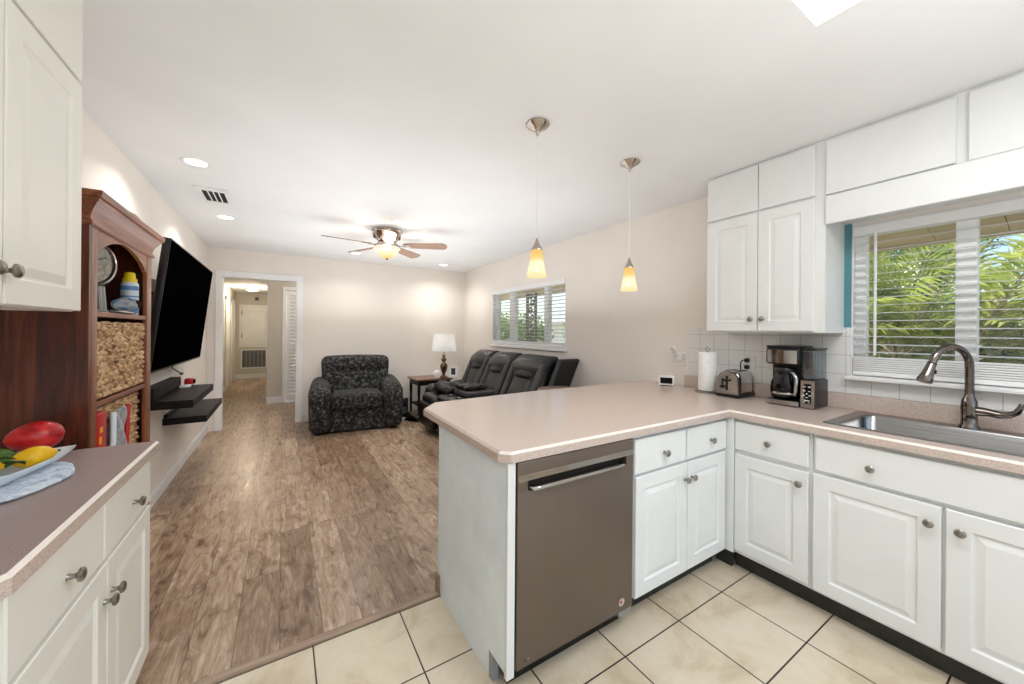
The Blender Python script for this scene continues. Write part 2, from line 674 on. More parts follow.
wood('threshold_wood', (122, 98, 80), (160, 134, 112), (184, 160, 138), 0, 0.45)
plain('leather_black', (6, 6, 7), 0.36, var=0.25, scale=10, bump=0.25, bscale=90, spec=0.5)
plain('leather_grey', (62, 60, 60), 0.45, var=0.15, scale=10, bump=0.2, bscale=90, spec=0.35)
mottled('chenille', [(0.32, (5, 5, 6)), (0.46, (24, 24, 25)), (0.56, (68, 68, 68)), (0.68, (124, 124, 122))], 27, dist=0.15, sheen=0.0)
mottled('jacket_cloth', [(0.3, (5, 5, 6)), (0.7, (18, 18, 20))], 30, 0.5, bump=0.5, sheen=0.0)
mottled('grey_cloth', [(0.3, (70, 72, 76)), (0.7, (170, 172, 176))], 20, 0.8)
mottled('quilt', [(0.28, (96, 124, 168)), (0.45, (182, 200, 222)), (0.62, (228, 234, 242)), (0.8, (150, 176, 208))], 34, 0.9, detail=3, bump=0.8)
mottled('weave', [(0.33, (54, 34, 18)), (0.45, (172, 132, 92)), (0.58, (216, 182, 140)), (0.75, (238, 214, 178))], 30, 0.75, detail=4, bump=0.6, sheen=0.0)  # darkest tone paints shade in the gaps, palest paints highlights
mottled('mango', [(0.30, (112, 14, 16)), (0.50, (196, 26, 32)), (0.66, (216, 52, 46)), (0.80, (228, 132, 84))], 9, 0.3, detail=6, bump=0.05, sheen=0)
mottled('lemon', [(0.3, (228, 168, 8)), (0.7, (250, 206, 26))], 14, 0.4, bump=0.15, sheen=0)
mottled('leafgreen', [(0.3, (36, 74, 22)), (0.7, (86, 124, 40))], 14, 0.4, bump=0.1, sheen=0)
plain('porcelain', (226, 236, 242), 0.16, var=0.02)
plain('red_card', (192, 22, 24), 0.4, var=0.08)
plain('yellow_cap', (232, 206, 22), 0.4, var=0.05)
plain('yellow_print', (232, 178, 40), 0.5, var=0.05)
plain('can_body', (206, 218, 228), 0.35, var=0.06)
plain('can_blue', (84, 130, 178), 0.35, var=0.10, scale=30)
plain('clock_face', (250, 248, 242), 0.5, var=0.03)
plain('dark_void', (10, 10, 10), 0.8)
plain('eave_paint', (206, 186, 150), 0.7, var=0.04)
plain('ground_soil', (168, 160, 140), 0.9, var=0.3, scale=3)
leaf_mat('lamp_shade_cloth', (238, 238, 238), (246, 246, 246))
plain('bronze', (92, 70, 54), 0.34, 0.7, var=0.35, scale=30)
plain('amber_oil', (214, 176, 60), 0.3)
plain('fence_block', (216, 214, 208), 0.85, var=0.04)
plain('roof_grey', (150, 150, 152), 0.85, var=0.08)
plain('iron_black', (28, 30, 32), 0.5, var=0.1)
plain('bark', (170, 158, 136), 0.85, var=0.25, scale=12, bump=0.3, bscale=30)
leaf_mat('palm_leaf', (66, 100, 26), (198, 204, 104))
leaf_mat('palm_leaf_dark', (28, 50, 24), (104, 130, 70))
leaf_mat('shrub_leaf', (40, 78, 26), (134, 164, 62))
leaf_mat('tree_leaf', (30, 52, 28), (88, 114, 62))
leaf_mat('croton_leaf', (150, 40, 30), (206, 96, 60))
emissive('downlight_lens', (255, 250, 240), 6.0)
emissive('skylight_lens', (255, 255, 255), 5.0)
emissive('hall_lens', (255, 238, 208), 4.0)
glow_glass('pendant_glass', [(0.05, (255, 216, 144)), (0.3, (255, 240, 196)), (0.62, (255, 242, 200)), (0.78, (246, 208, 128)), (1.0, (238, 192, 112))], 1.08, 0.25, 2, 7.0, 0.0)
glow_glass('fan_bowl_glass', [(0.0, (255, 206, 116)), (0.3, (255, 234, 176)), (0.6, (255, 248, 222)), (1.0, (255, 246, 220))], 1.08, 0.3, 2, 8.0, 2.35)
clear_glass('window_glass')
clear_glass('reservoir_plastic', (214, 220, 224), 0.12, 0.08)
clear_glass('carafe_glass', (96, 94, 92), 0.03, 0.02)

XL, XR, YB, ZC = -0.84, 2.84, 6.22, 2.432
YK = -2.4          # kitchen left open here, behind the camera, to admit fill light
#SECTION_MAIN
# ================================================================== the room
struct('floor', MB().box(-1.3, 2.99, 1.815, 12.7, -0.05, 0.0), 'plank_floor')
struct('floor', MB().box(-0.99, 2.99, YK, 1.785, -0.05, 0.0), 'floor_tile')
thr = MB().prism([(1.783, -.02), (1.783, .004), (1.790, .009), (1.818, .010), (1.832, .001), (1.832, -.02)], 0, XL, 0.70)
struct('trim_1', thr, 'threshold_wood')
# left wall with the kitchen behind the camera, back wall with the hall opening, right wall with two windows
struct('wall_left', MB().box(XL - .15, XL, YK, YB + .12, 0, ZC), 'wall_paint')
wb = MB()
wb.box(XL - .15, -0.69, YB, YB + .12, 0, ZC)
wb.box(0.18, XR + .15, YB, YB + .12, 0, ZC)
wb.box(-0.69, 0.18, YB, YB + .12, 2.06, ZC)
struct('wall_back', wb, 'wall_paint')
KW = (-0.085, 0.778, 1.112, 1.978)     # kitchen window opening: y0, y1, z0, z1
LW = (3.354, 5.135, 1.165, 1.985)      # living room window opening
wr = MB()
wr.box(XR, XR + .15, YK, KW[0], 0, ZC)
wr.box(XR, XR + .15, KW[1], LW[0], 0, ZC)
wr.box(XR, XR + .15, LW[1], YB + .12, 0, ZC)
for w_ in (KW, LW):
    wr.box(XR, XR + .15, w_[0], w_[1], 0, w_[2])
    wr.box(XR, XR + .15, w_[0], w_[1], w_[3], ZC)
struct('wall_right', wr, 'wall_paint')
SKY = (0.98, 1.583, -0.70, 0.535)      # skylight well
cl = MB()
cl.box(XL - .15, XR + .15, SKY[3], YB + .12, ZC, ZC + .12)
cl.box(XL - .15, XR + .15, YK, SKY[2], ZC, ZC + .12)
cl.box(XL - .15, SKY[0], SKY[2], SKY[3], ZC, ZC + .12)
cl.box(SKY[1], XR + .15, SKY[2], SKY[3], ZC, ZC + .12)
struct('ceiling', cl, 'ceiling_paint')
struct('window_3', MB().box(SKY[0] - .01, SKY[1] + .01, SKY[2] - .01, SKY[3] + .01, ZC + .015, ZC + .05), 'skylight_lens',
       label='bright skylight panel set into the kitchen ceiling', cat='skylight')


def skirting(name, x0, x1, y0, y1, h=0.105):
    m = MB()
    m.box(x0, x1, y0, y1, 0, h - .02)
    dx, dy = (.004, 0) if abs(x1 - x0) < abs(y1 - y0) else (0, .004)
    m.box(x0 + dx, x1 - dx, y0 + dy, y1 - dy, h - .02, h)
    return struct(name, m, 'trim_white')


skirting('baseboard_left', XL, XL + .016, 1.99, YB)
skirting('baseboard_back', 0.257, XR - .018, YB - .016, YB)
skirting('baseboard_right', XR - .016, XR, 2.25, YB)
# casing round the hall opening
cs = MB()
cs.box(-0.752, -0.69, YB - .018, YB, 0, 2.06, .004)
cs.box(0.18, 0.252, YB - .018, YB, 0, 2.06, .004)
cs.box(-0.752, 0.252, YB - .018, YB, 2.06, 2.135, .004)
cs.box(-0.692, -0.680, YB - .01, YB + .12, 0, 2.06)
cs.box(0.170, 0.182, YB - .01, YB + .12, 0, 2.06)
cs.box(-0.692, 0.182, YB - .01, YB + .12, 2.05, 2.062)
struct('trim_2', cs, 'trim_white')

# ------------------------------------------------------------------ hall
HZ = 2.35
HX0, HX1, HY1, HG = -1.08, -0.235, 12.5, 8.05
hw = MB()
hw.box(HX0 - .12, HX0, YB + .12, HY1 + .12, 0, HZ)
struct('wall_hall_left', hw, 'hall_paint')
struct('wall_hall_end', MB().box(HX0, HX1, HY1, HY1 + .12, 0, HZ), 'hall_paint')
hp = MB()
hp.box(HX1, 0.03, HG, HG + .12, 0, HZ)          # grey face beside the closet
hp.box(HX1, HX1 + .12, HG + .12, HY1, 0, HZ)    # corridor side
hp.box(0.03, 0.75, HG, HG + .12, 2.09, HZ)      # over the closet door
hp.box(0.75, 1.2, HG, HG + .12, 0, HZ)
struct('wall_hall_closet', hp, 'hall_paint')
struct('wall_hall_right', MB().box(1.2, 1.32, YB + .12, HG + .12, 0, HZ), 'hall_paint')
struct('ceiling', MB().box(HX0 - .12, 1.32, YB + .12, HY1 + .12, HZ, HZ + .1), 'ceiling_paint')
skirting('baseboard_hall_left', HX0, HX0 + .014, YB + .14, 10.2)
skirting('baseboard_hall_closet', HX1, 0.0, HG - .014, HG, .12)
skirting('baseboard_hall_end', HX0, HX1, HY1 - .014, HY1, .12)
cc = MB()
cc.box(0.0, 0.065, HG - .02, HG, 0, 2.15, .004)
cc.box(0.69, 0.755, HG - .02, HG, 0, 2.15, .004)
cc.box(0.065, 0.69, HG - .02, HG, 2.085, 2.15, .004)
struct('trim_3', cc, 'trim_white')
# louvred closet door: two leaves
ld = thing('door_1', 'white louvred bifold closet door seen through the hall opening', 'door', (0.07, HG + .02, 0.01))
ld['kind'] = 'structure'
for k in range(2):
    x0 = 0.068 + k * .312
    m = MB()
    for (a, b, z0, z1) in ((0, .05, .01, 2.08), (.257, .307, .01, 2.08), (.05, .257, .01, .14), (.05, .257, .98, 1.08), (.05, .257, 2.0, 2.08)):
        m.box(x0 + a, x0 + b, HG + .01, HG + .045, z0, z1, .002, seg=1)
    for (z0, z1) in ((.14, .98), (1.08, 2.0)):
        n = int((z1 - z0) / .062)
        for i in range(n):
            z = z0 + (i + .5) * (z1 - z0) / n
            m.add([(x0 + .05, HG + .012, z - .030), (x0 + .257, HG + .012, z - .030), (x0 + .257, HG + .040, z + .020), (x0 + .05, HG + .040, z + .020),
                   (x0 + .05, HG + .016, z - .033), (x0 + .257, HG + .016, z - .033), (x0 + .257, HG + .044, z + .017), (x0 + .05, HG + .044, z + .017)],
                  [(0, 1, 2, 3), (7, 6, 5, 4), (0, 4, 5, 1), (2, 6, 7, 3)])
    m.box(x0 + .004, x0 + .303, HG + .048, HG + .054, .02, 2.07)
    m.build('leaf', MATS['trim_white'], ld)
# end wall: closet access door above a return-air grille
d2 = thing('door_2', 'white panelled access door high on the hall end wall', 'door', (-.65, HY1, .8))
d2['kind'] = 'structure'
fr = MB()
fr.box(-1.0, -.94, HY1 - .02, HY1, .86, 2.03, .003, seg=1)
fr.box(-.94, HX1 - .01, HY1 - .02, HY1, 1.97, 2.03, .003, seg=1)
fr.box(-.94, HX1 - .01, HY1 - .02, HY1, .86, .92, .003, seg=1)
fr.build('frame', MATS['trim_white'], d2)
panel_front((-.935, HY1 - .002, .925), X_, -Y_, .66, 1.04, .024, .11).build('panel', MATS['trim_white'], d2)
hg = MB()
for z in (1.12, 1.75):
    hg.lathe([(.012, 0), (.012, .11)], (-.94, HY1 - .028, z), 8)
hg.build('hinge', MATS['knob_metal'], d2)
gr = thing('return_air_grille', 'wide louvred return air grille low on the hall end wall', 'grille', (-.66, HY1, .26))
m = MB()
for (a, b, c, d) in ((-.96, -.93, .27, .80), (-.39, HX1 - .02, .27, .80), (-.93, -.39, .77, .80), (-.93, -.39, .27, .30)):
    m.box(a, b, HY1 - .02, HY1 - .001, c, d)
m.build('frame', MATS['trim_white'], gr)
MB().box(-.93, -.39, HY1 - .004, HY1 - .001, .30, .77).build('backing', MATS['toe_dark'], gr)
m = MB()
for i in range(1, 6):
    x = -.93 + i * .09
    m.box(x - .011, x + .011, HY1 - .018, HY1 - .006, .30, .77)
for i in range(15):
    z = .315 + i * .0315
    m.box(-.93, -.39, HY1 - .013, HY1 - .007, z, z + .012)
m.build('slats', MATS['grey_plastic'], gr)
# casings of two side doors in the hall
for k, (y0, y1) in enumerate(((10.35, 11.05), (11.45, 12.2))):
    m = MB()
    m.box(HX0, HX0 + .018, y0, y0 + .09, 0, 2.09)
    m.box(HX0, HX0 + .018, y1 - .09, y1, 0, 2.09)
    m.box(HX0, HX0 + .018, y0, y1, 2.03, 2.10)
    struct('trim_%d' % (4 + k), m, 'trim_white')
    struct('door_%d' % (3 + k), panel_front((HX0 + .001, y1 - .09, .01), -Y_, X_, y1 - y0 - .18, 2.02, .008, .1), 'trim_white')
hl = thing('ceiling_light', 'round lit flush light on the hall ceiling', 'ceiling light', (-.62, 10.9, HZ))
MB().lathe([(.14, 0), (.15, -.015), (.14, -.03)], (-.62, 10.9, HZ), 24).build('base', MATS['nickel'], hl, smooth=30)
MB().lathe([(.135, -.03), (.12, -.055), (.07, -.075), (.0001, -.08)], (-.62, 10.9, HZ), 24).build('lens', MATS['hall_lens'], hl, smooth=50)
add_light('hall_lamp', 'POINT', (-.62, 10.6, HZ - .22), 24, (1, .86, .66), shadow_soft_size=.1)
add_light('hall_closet_fill', 'POINT', (.55, 7.0, HZ - .2), 15, (1, .93, .84), shadow_soft_size=.12)  # added point light without a fixture, brightens the hall by the closet
sd = thing('thermostat', 'small beige box on the hall end wall above the access door', 'thermostat', (-.60, HY1, 2.17))
MB().box(-.66, -.55, HY1 - .03, HY1 - .001, 2.15, 2.25, .008).build('case', MATS['grey_plastic'], sd, smooth=40)
MB().box(-.635, -.575, HY1 - .033, HY1 - .029, 2.17, 2.23, .002, seg=1).build('cover', MATS['toe_dark'], sd)

# ------------------------------------------------------------------ windows


def window(name, w, xg, stiles, label):
    y0, y1, z0, z1 = w
    root = thing(name, label, 'window', (xg, (y0 + y1) / 2, z0))
    root['kind'] = 'structure'
    m = MB()
    t = .03
    m.box(xg - t, xg + t, y0, y1, z0, z0 + .045, .004, seg=1)
    m.box(xg - t, xg + t, y0, y1, z1 - .05, z1, .004, seg=1)
    m.box(xg - t, xg + t, y0, y0 + .05, z0, z1, .004, seg=1)
    m.box(xg - t, xg + t, y1 - .05, y1, z0, z1, .004, seg=1)
    for (a, b) in stiles:
        m.box(xg - t - .004, xg + t, a, b, z0 + .02, z1 - .02, .004, seg=1)
    m.build('frame', MATS['vinyl_white'], root)
    edges = [y0 + .05] + [e for s in stiles for e in s] + [y1 - .05]
    edges.sort()
    for k in range(0, len(edges), 2):
        MB().box(xg - .002, xg + .002, edges[k] - .004, edges[k + 1] + .004, z0 + .04, z1 - .045).build('pane', MATS['window_glass'], root)
    return root


window('window_1', KW, XR + .075, [(0.322, 0.392)], 'white two-pane kitchen window above the sink')
window('window_2', LW, XR + .085, [(4.555, 4.70), (3.76, 3.845)], 'white three-pane living room window above the recliners')
for (nm, w_) in (('trim_10', KW), ('trim_11', LW)):
    m = MB()
    m.box(XR - .001, XR + .15, w_[1] - .005, w_[1] + .001, w_[2], w_[3])
    m.box(XR - .001, XR + .15, w_[0] - .001, w_[0] + .005, w_[2], w_[3])
    m.box(XR - .001, XR + .15, w_[0] + .005, w_[1] - .005, w_[3] - .004, w_[3] + .001)
    struct(nm, m, 'trim_white')
# marble-look sills
st = MB().box(XR - .075, XR + .045, KW[0] - .1, KW[1] + .012, KW[2] - .022, KW[2], .005)
struct('trim_6', st, 'trim_white')
st = MB().box(XR - .03, XR + .055, LW[0] - .015, LW[1] + .02, LW[2] - .05, LW[2], .006)
struct('trim_7', st, 'trim_white')


def blind(name, y0, y1, z0, z1, x, label, pitch, stack, tilt=6, wand=True, a=.0165):
    root = thing(name, label, 'blind', (x, (y0 + y1) / 2, z0), group='white window blinds')
    MB().box(x - .03, x + .022, y0, y1, z1 - .055, z1, .004, seg=1).build('headrail', MATS['trim_white'], root)
    m = MB()
    z = z0 + stack + .03
    n = int((z1 - .07 - z) / pitch)
    ct, stt = cos(R(tilt)), sin(R(tilt))
    for i in range(n + 1):
        zz = z + i * pitch
        m.add([(x - a * ct, y0 + .004, zz - a * stt), (x + a * ct, y0 + .004, zz + a * stt), (x + a * ct, y1 - .004, zz + a * stt), (x - a * ct, y1 - .004, zz - a * stt),
               (x - a * ct, y0 + .004, zz - a * stt + .0025), (x + a * ct, y0 + .004, zz + a * stt + .0025), (x + a * ct, y1 - .004, zz + a * stt + .0025), (x - a * ct, y1 - .004, zz - a * stt + .0025)],
              [(3, 2, 1, 0), (4, 5, 6, 7), (0, 1, 5, 4), (1, 2, 6, 5), (2, 3, 7, 6), (3, 0, 4, 7)])
    m.build('slats', MATS['slat_backlit'], root)
    m = MB()
    k = max(2, int(stack / .014))
    for i in range(k):
        m.box(x - .021 - .002 * (i % 2), x + .021, y0 + .004, y1 - .004, z0 + .03 + i * .0115, z0 + .03 + i * .0115 + .0085)
    m.box(x - .025, x + .022, y0 + .002, y1 - .002, z0 + .002, z0 + .027, .005)
    m.build('bottom_rail', MATS['trim_white'], root)
    nc = max(2, int(round((y1 - y0) / .45)))
    for i in range(nc):
        yy = y0 + .09 + (y1 - y0 - .18) * i / (nc - 1)
        MB().tube([(x - .019, yy, z0 + .02), (x - .019, yy, z1 - .05)], .0012, 5).build('ladder_cord', MATS['trim_white'], root)
    if wand:
        MB().tube([(x - .034, y1 - .10, z1 - .05), (x - .036, y1 - .10, z0 + .12)], .0055, 8).build('wand', MATS['trim_white'], root, smooth=40)
    return root


blind('window_blind', KW[0] + .006, KW[1] - .006, KW[2] + .002, KW[3] - .004, XR + .012, 'white slatted blind over the window behind the sink', .0445, .105)
blind('window_blind', LW[0] + .006, LW[1] - .006, LW[2] + .002, LW[3] - .004, XR + .014, 'white slatted blind over the living room window behind the recliners', .045, .0, tilt=-6, wand=False, a=.019)

# ------------------------------------------------------------------ kitchen, right wall: tiles, teal paint
tl = MB()
tl.box(XR - .012, XR - .0005, KW[1] + .002, 1.79, 1.004, 1.39)
tl.box(XR - .012, XR - .0005, -1.2, KW[1] + .0018, 1.004, KW[2] - .023)
struct('trim_8', tl, 'splash_tile')
struct('trim_9', MB().box(XR - .006, XR - .0005, KW[1] + .001, .86, 1.392, 2.0), 'teal_paint')
# ------------------------------------------------------------------ base cabinets
ZB, ZT = 0.105, 0.872        # underside of the boxes, top of the boxes (counter sits on it)
CT = 0.914


def base_unit(name, label, box, face, fronts, group=None, toe=None, mat='cabinet_white', open_top=None):
    """box: x0,x1,y0,y1; face: (origin fn, U, N) ; fronts: list of (kind, u0, u1, v0, v1, knob(u,v) or None)"""
    x0, x1, y0, y1 = box
    O, U, N = face
    t = thing(name, label, 'cabinet', ((x0 + x1) / 2, (y0 + y1) / 2, 0), group)
    bm_ = MB()
    if open_top:
        bm_.box(x0, x1, y0, y1, ZB, open_top)
        bm_.box(x0, x0 + .02, y0, y1, open_top, ZT)
        bm_.box(x0 + .02, x1, y1 - .006, y1, open_top, ZT)
        bm_.box(x0 + .02, x1, y0, y0 + .02, open_top, ZT)
    else:
        bm_.box(x0, x1, y0, y1, ZB, ZT, .002, seg=1)
    bm_.build('body', MATS[mat], t)
    if toe:
        MB().box(*toe, 0.0, ZB + .002).build('toe_kick', MATS['toe_dark'], t)
    for (kind, u0, u1, v0, v1, kn) in fronts:
        o = Vector(O) + Vector(U) * u0 + Vector((0, 0, v0)) + Vector(N) * .001
        fn = panel_front if kind == 'door' else slab_front
        d = fn(o, U, N, u1 - u0, v1 - v0).build(kind, MATS[mat], t)
        if kn:
            p = Vector(O) + Vector(U) * kn[0] + Vector((0, 0, kn[1])) + Vector(N) * .0205
            knob(p, N, d)
    return t


PY = 1.16          # face of the peninsula boxes; fronts stand 2 cm proud
RX = 2.20          # face of the right-hand run
base_unit('base_cabinet', 'white cabinet with two drawers over two doors beside the dishwasher', (1.372, 2.178, PY, 1.78),
          ((0, PY, 0), X_, -Y_),
          [('drawer', 1.388, 1.782, .690, .852, (1.602, .762)), ('drawer', 1.794, 2.170, .690, .852, (2.008, .764)),
           ('door', 1.396, 1.796, .112, .676, (1.772, .594)), ('door', 1.802, 2.162, .112, .676, (1.832, .596))],
          'white kitchen base cabinets', (1.372, 2.178, PY + .06, PY + .08))
base_unit('base_cabinet', 'narrow white cabinet with one drawer over one door in the counter corner', (RX, XR - .03, .742, 1.1005),
          ((RX, 0, 0), -Y_, -X_),
          [('drawer', -1.098, -.754, .697, .854, (-.925, .770)), ('door', -1.098, -.754, .128, .672, (-.788, .610))],
          'white kitchen base cabinets', (RX + .06, RX + .08, .7425, 1.128))
base_unit('base_cabinet', 'wide white cabinet below the sink with one long drawer front and two doors', (RX, XR - .03, -.30, .740),
          ((RX, 0, 0), -Y_, -X_),
          [('drawer', -.728, .28, .697, .854, (-.528, .768)), ('door', -.736, -.327, .120, .680, (-.358, .610)),
           ('door', -.316, .10, .120, .680, (-.277, .608))],
          'white kitchen base cabinets', (RX + .06, RX + .08, -.30, .742), open_top=.70)
# filler post in the corner where the two runs meet
cf = thing('corner_filler', 'narrow white post where the peninsula meets the sink run', 'filler', (RX, 1.14, 0))
MB().box(RX - .020, RX + .02, 1.102, PY - .001, ZB, ZT, .002, seg=1).build('post', MATS['cabinet_white'], cf)
MB().box(RX + .02, RX + .04, 1.131, PY + .06, 0, ZB).build('toe_kick', MATS['toe_dark'], cf)
# peninsula end panel, back panel
ep = thing('end_panel', 'pale end panel closing the peninsula beside the dishwasher', 'panel', (.705, 1.5, 0))
ym = 1.238
m = MB()
m.box(.695, .712, ym + .03, 1.80, 0.0, ZT)
m.box(.695, .712, 1.15, ym + .03, ZB, ZT)
m.build('panel', MATS['end_panel_blue_lit'], ep)
MB().box(.695, .728, 1.132, 1.150, ZB - .02, ZT, .002, seg=1).build('edge_strip', MATS['cabinet_white'], ep)
MB().box(.697, .7225, ym, ym + .03, 0.0, ZB).build('foot', MATS['grey_plastic'], ep)
bp = thing('back_panel', 'white back panel of the peninsula facing the living room', 'panel', (1.6, 1.83, 0))
MB().box(.695, XR - .03, 1.803, 1.822, 0.0, ZT).build('panel', MATS['end_panel_blue_lit'], bp)
MB().box(.684, .6945, 1.788, 1.835, 0.0, .10, .002, seg=1).build('base_strip', MATS['threshold_wood'], bp)

# dishwasher
dw = thing('dishwasher', 'brown-grey steel dishwasher built into the peninsula', 'dishwasher', (1.05, 1.4, 0))
DY, d0, d1 = 1.128, .735, 1.362
m = MB()
m.box(d0 + .004, d1 - .004, DY + .03, 1.74, .10, .868)
m.build('tub', MATS['black_plastic'], dw)
m = MB()
HZ0, HZ1 = .758, .800            # handle pocket
m.box(d0, d1, DY, DY + .03, .105, HZ0, .003, seg=2)
m.box(d0, d1, DY, DY + .03, HZ1, .869, .003, seg=2)
m.box(d0, d0 + .045, DY + .0004, DY + .03, HZ0 - .002, HZ1 + .002)
m.box(d1 - .045, d1, DY + .0004, DY + .03, HZ0 - .002, HZ1 + .002)
door = m.build('door', MATS['dishwasher_steel'], dw, smooth=30)
MB().box(d0 + .045, d1 - .045, DY + .022, DY + .0299, HZ0 - .004, HZ1 + .004).build('handle_pocket', MATS['black_plastic'], door)
m = MB()
m.box(d0 + .002, d1 - .002, DY - .002, DY + .004, HZ1 - .004, HZ1 + .022, .0015, seg=1)
m.build('control_strip', MATS['dishwasher_edge'], door)
m = MB()
hx0, hx1 = d0 + .06, d1 - .075
m.tube([(hx0, DY + .012, HZ0 + .010), (hx0 + .004, DY - .010, HZ0 + .008), (hx0 + .03, DY - .014, HZ0 + .008), (hx1 - .03, DY - .014, HZ0 + .008), (hx1 - .004, DY - .010, HZ0 + .008), (hx1, DY + .012, HZ0 + .010)], .0085, 10)
m.build('handle', MATS['steel'], door, smooth=50)
bx, bz = d1 - .072, .150
M_ = frame_to((bx, DY - .0002, bz), (0, -1, 0))
MB().lathe([(.017, 0), (.0185, .0015), (.015, .003), (.012, .0015), (.0001, .0012)], seg=24, M=M_).build('badge', MATS['chrome'], door, smooth=40)
m = MB()
m.box(bx - .006, bx - .003, DY - .0022, DY - .001, bz - .007, bz + .007)
m.box(bx - .004, bx + .006, DY - .0022, DY - .001, bz - .0015, bz + .0015)
m.box(bx + .003, bx + .006, DY - .0022, DY - .001, bz - .007, bz + .002)
m.build('emblem', MATS['red_card'], door)
m = MB()
m.box(d0 + .03, d0 + .042, DY - .0006, DY + .001, .128, .136)
m.box(d0 + .048, d0 + .058, DY - .0006, DY + .001, .128, .136)
m.build('marks', MATS['dishwasher_edge'], door)
MB().box(d0 + .004, d1 - .004, DY + .075, DY + .09, .0, .10).build('toe_kick', MATS['black_plastic'], dw)
MB().box(d1 - .075, d1 + .005, DY + .012, DY + .03, .075, .103).build('foot_bracket', MATS['grey_plastic'], dw)

# ------------------------------------------------------------------ worktops
SX0, SX1, SY0, SY1 = 2.285, 2.715, -.115, .692       # sink cut-out


def slab(mb, outline, z0, z1, ch=.010):
    """counter slab from an outline (counter-clockwise), upper edge chamfered: returns body and strip parts"""
    return mb


def inset(poly, d):
    n = len(poly)
    out = []
    for i in range(n):
        a, b, c = Vector(poly[i - 1]), Vector(poly[i]), Vector(poly[(i + 1) % n])
        e1, e2 = (b - a).normalized(), (c - b).normalized()
        n1, n2 = Vector((-e1.y, e1.x)), Vector((-e2.y, e2.x))
        k = n1 + n2
        k = k / max(1e-6, k.dot(n1))
        out.append(b + k * d)
    return out


def counter(name, label, outline, loc, open_edges, mat, hole=None, z0=.874, z1=CT, ch=.009, edge=None):
    """outline CCW in plan; open_edges: indices of edges whose top edge shows the pale chamfer strip"""
    t = thing(name, label, 'worktop', loc)
    ins = inset(outline, ch)
    n = len(outline)
    bm = bmesh.new()
    ov = [bm.verts.new((p[0], p[1], z1)) for p in ins]
    edges = [bm.edges.new((ov[i], ov[(i + 1) % n])) for i in range(n)]
    if hole:
        hv = [bm.verts.new((p[0], p[1], z1)) for p in hole]
        edges += [bm.edges.new((hv[i], hv[(i + 1) % len(hv)])) for i in range(len(hv))]
    bmesh.ops.triangle_fill(bm, use_beauty=True, use_dissolve=False, edges=edges)
    bmesh.ops.recalc_face_normals(bm, faces=bm.faces)
    vs = [v.co.copy() for v in bm.verts]
    bm.verts.index_update()
    fs = [tuple(v.index for v in f.verts) for f in bm.faces]
    bm.free()
    mb = MB().add(vs, fs)
    eb = MB() if edge else mb
    # sides, underside
    for i in range(n):
        j = (i + 1) % n
        a, b = outline[i], outline[j]
        eb.add([(a[0], a[1], z0), (b[0], b[1], z0), (b[0], b[1], z1 - ch), (a[0], a[1], z1 - ch)], [(0, 1, 2, 3)])
        if i not in open_edges:
            mb.add([(a[0], a[1], z1 - ch), (b[0], b[1], z1 - ch), (ins[j][0], ins[j][1], z1), (ins[i][0], ins[i][1], z1)], [(0, 1, 2, 3)])
    low = [bv for bv in outline]
    bm = bmesh.new()
    ov = [bm.verts.new((p[0], p[1], z0)) for p in low]
    edges = [bm.edges.new((ov[i], ov[(i + 1) % n])) for i in range(n)]
    if hole:
        hv = [bm.verts.new((p[0], p[1], z0)) for p in hole]
        edges += [bm.edges.new((hv[i], hv[(i + 1) % len(hv)])) for i in range(len(hv))]
    bmesh.ops.triangle_fill(bm, use_beauty=True, use_dissolve=False, edges=edges)
    vs = [v.co.copy() for v in bm.verts]
    bm.verts.index_update()
    mb.add(vs, [tuple(v.index for v in f.verts) for f in bm.faces])
    bm.free()
    if hole:
        for i in range(len(hole)):
            a, b = hole[i], hole[(i + 1) % len(hole)]
            mb.add([(a[0], a[1], z0), (b[0], b[1], z0), (b[0], b[1], z1), (a[0], a[1], z1)], [(0, 1, 2, 3)])
    mb.build('slab', MATS[mat], t)
    if edge:
        eb.build('edge_band', MATS[edge], t)
    sb = MB()
    for i in open_edges:
        j = (i + 1) % n
        a, b = outline[i], outline[j]
        sb.add([(a[0], a[1], z1 - ch), (b[0], b[1], z1 - ch), (ins[j][0], ins[j][1], z1), (ins[i][0], ins[i][1], z1)], [(0, 1, 2, 3)])
    sb.build('edge_strip', MATS['laminate_strip'], t)
    return t


rc = [(.705, 1.126), (2.164, 1.118), (2.164, -.60), (XR - .003, -.60), (XR - .003, 2.20), (2.25, 2.215), (1.60, 2.225), (.790, 2.165), (.680, 2.026), (.670, 1.160)]
ctr = counter('worktop', 'long pink-beige L-shaped worktop of the peninsula and sink run', rc, (2.0, 1.5, CT), [0, 1, 9], 'laminate',
              hole=[(SX0, SY0), (SX1, SY0), (SX1, SY1), (SX0, SY1)])
m = MB()
m.box(XR - .034, XR - .013, -.60, 1.815, CT, 1.003, .004, seg=2)
m.build('upstand', MATS['laminate'], ctr, smooth=40)
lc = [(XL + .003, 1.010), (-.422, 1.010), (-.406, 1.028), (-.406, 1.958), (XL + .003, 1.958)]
counter('worktop', 'short pink-beige worktop, shade painted into its top, under the fruit dish beside the bookcase', lc, (-.62, 1.5, CT), [1, 2, 0], 'laminate_shaded', ch=.008, edge='laminate')

# cabinet under the short worktop
lx = -.446
base_unit('base_cabinet', 'white cabinet with two drawers over two doors below the fruit dish', (XL + .003, lx, 1.045, 1.94),
          ((lx, 0, 0), Y_, X_),
          [('drawer', 1.06, 1.495, .690, .862, (1.285, .765)), ('drawer', 1.502, 1.932, .690, .862, (1.738, .762)),
           ('door', 1.06, 1.522, .115, .676, (1.500, .572)), ('door', 1.528, 1.932, .115, .676, (1.556, .574))],
          'white kitchen base cabinets', (XL + .003, lx - .06, 1.06, 1.93), mat='cabinet_warm')

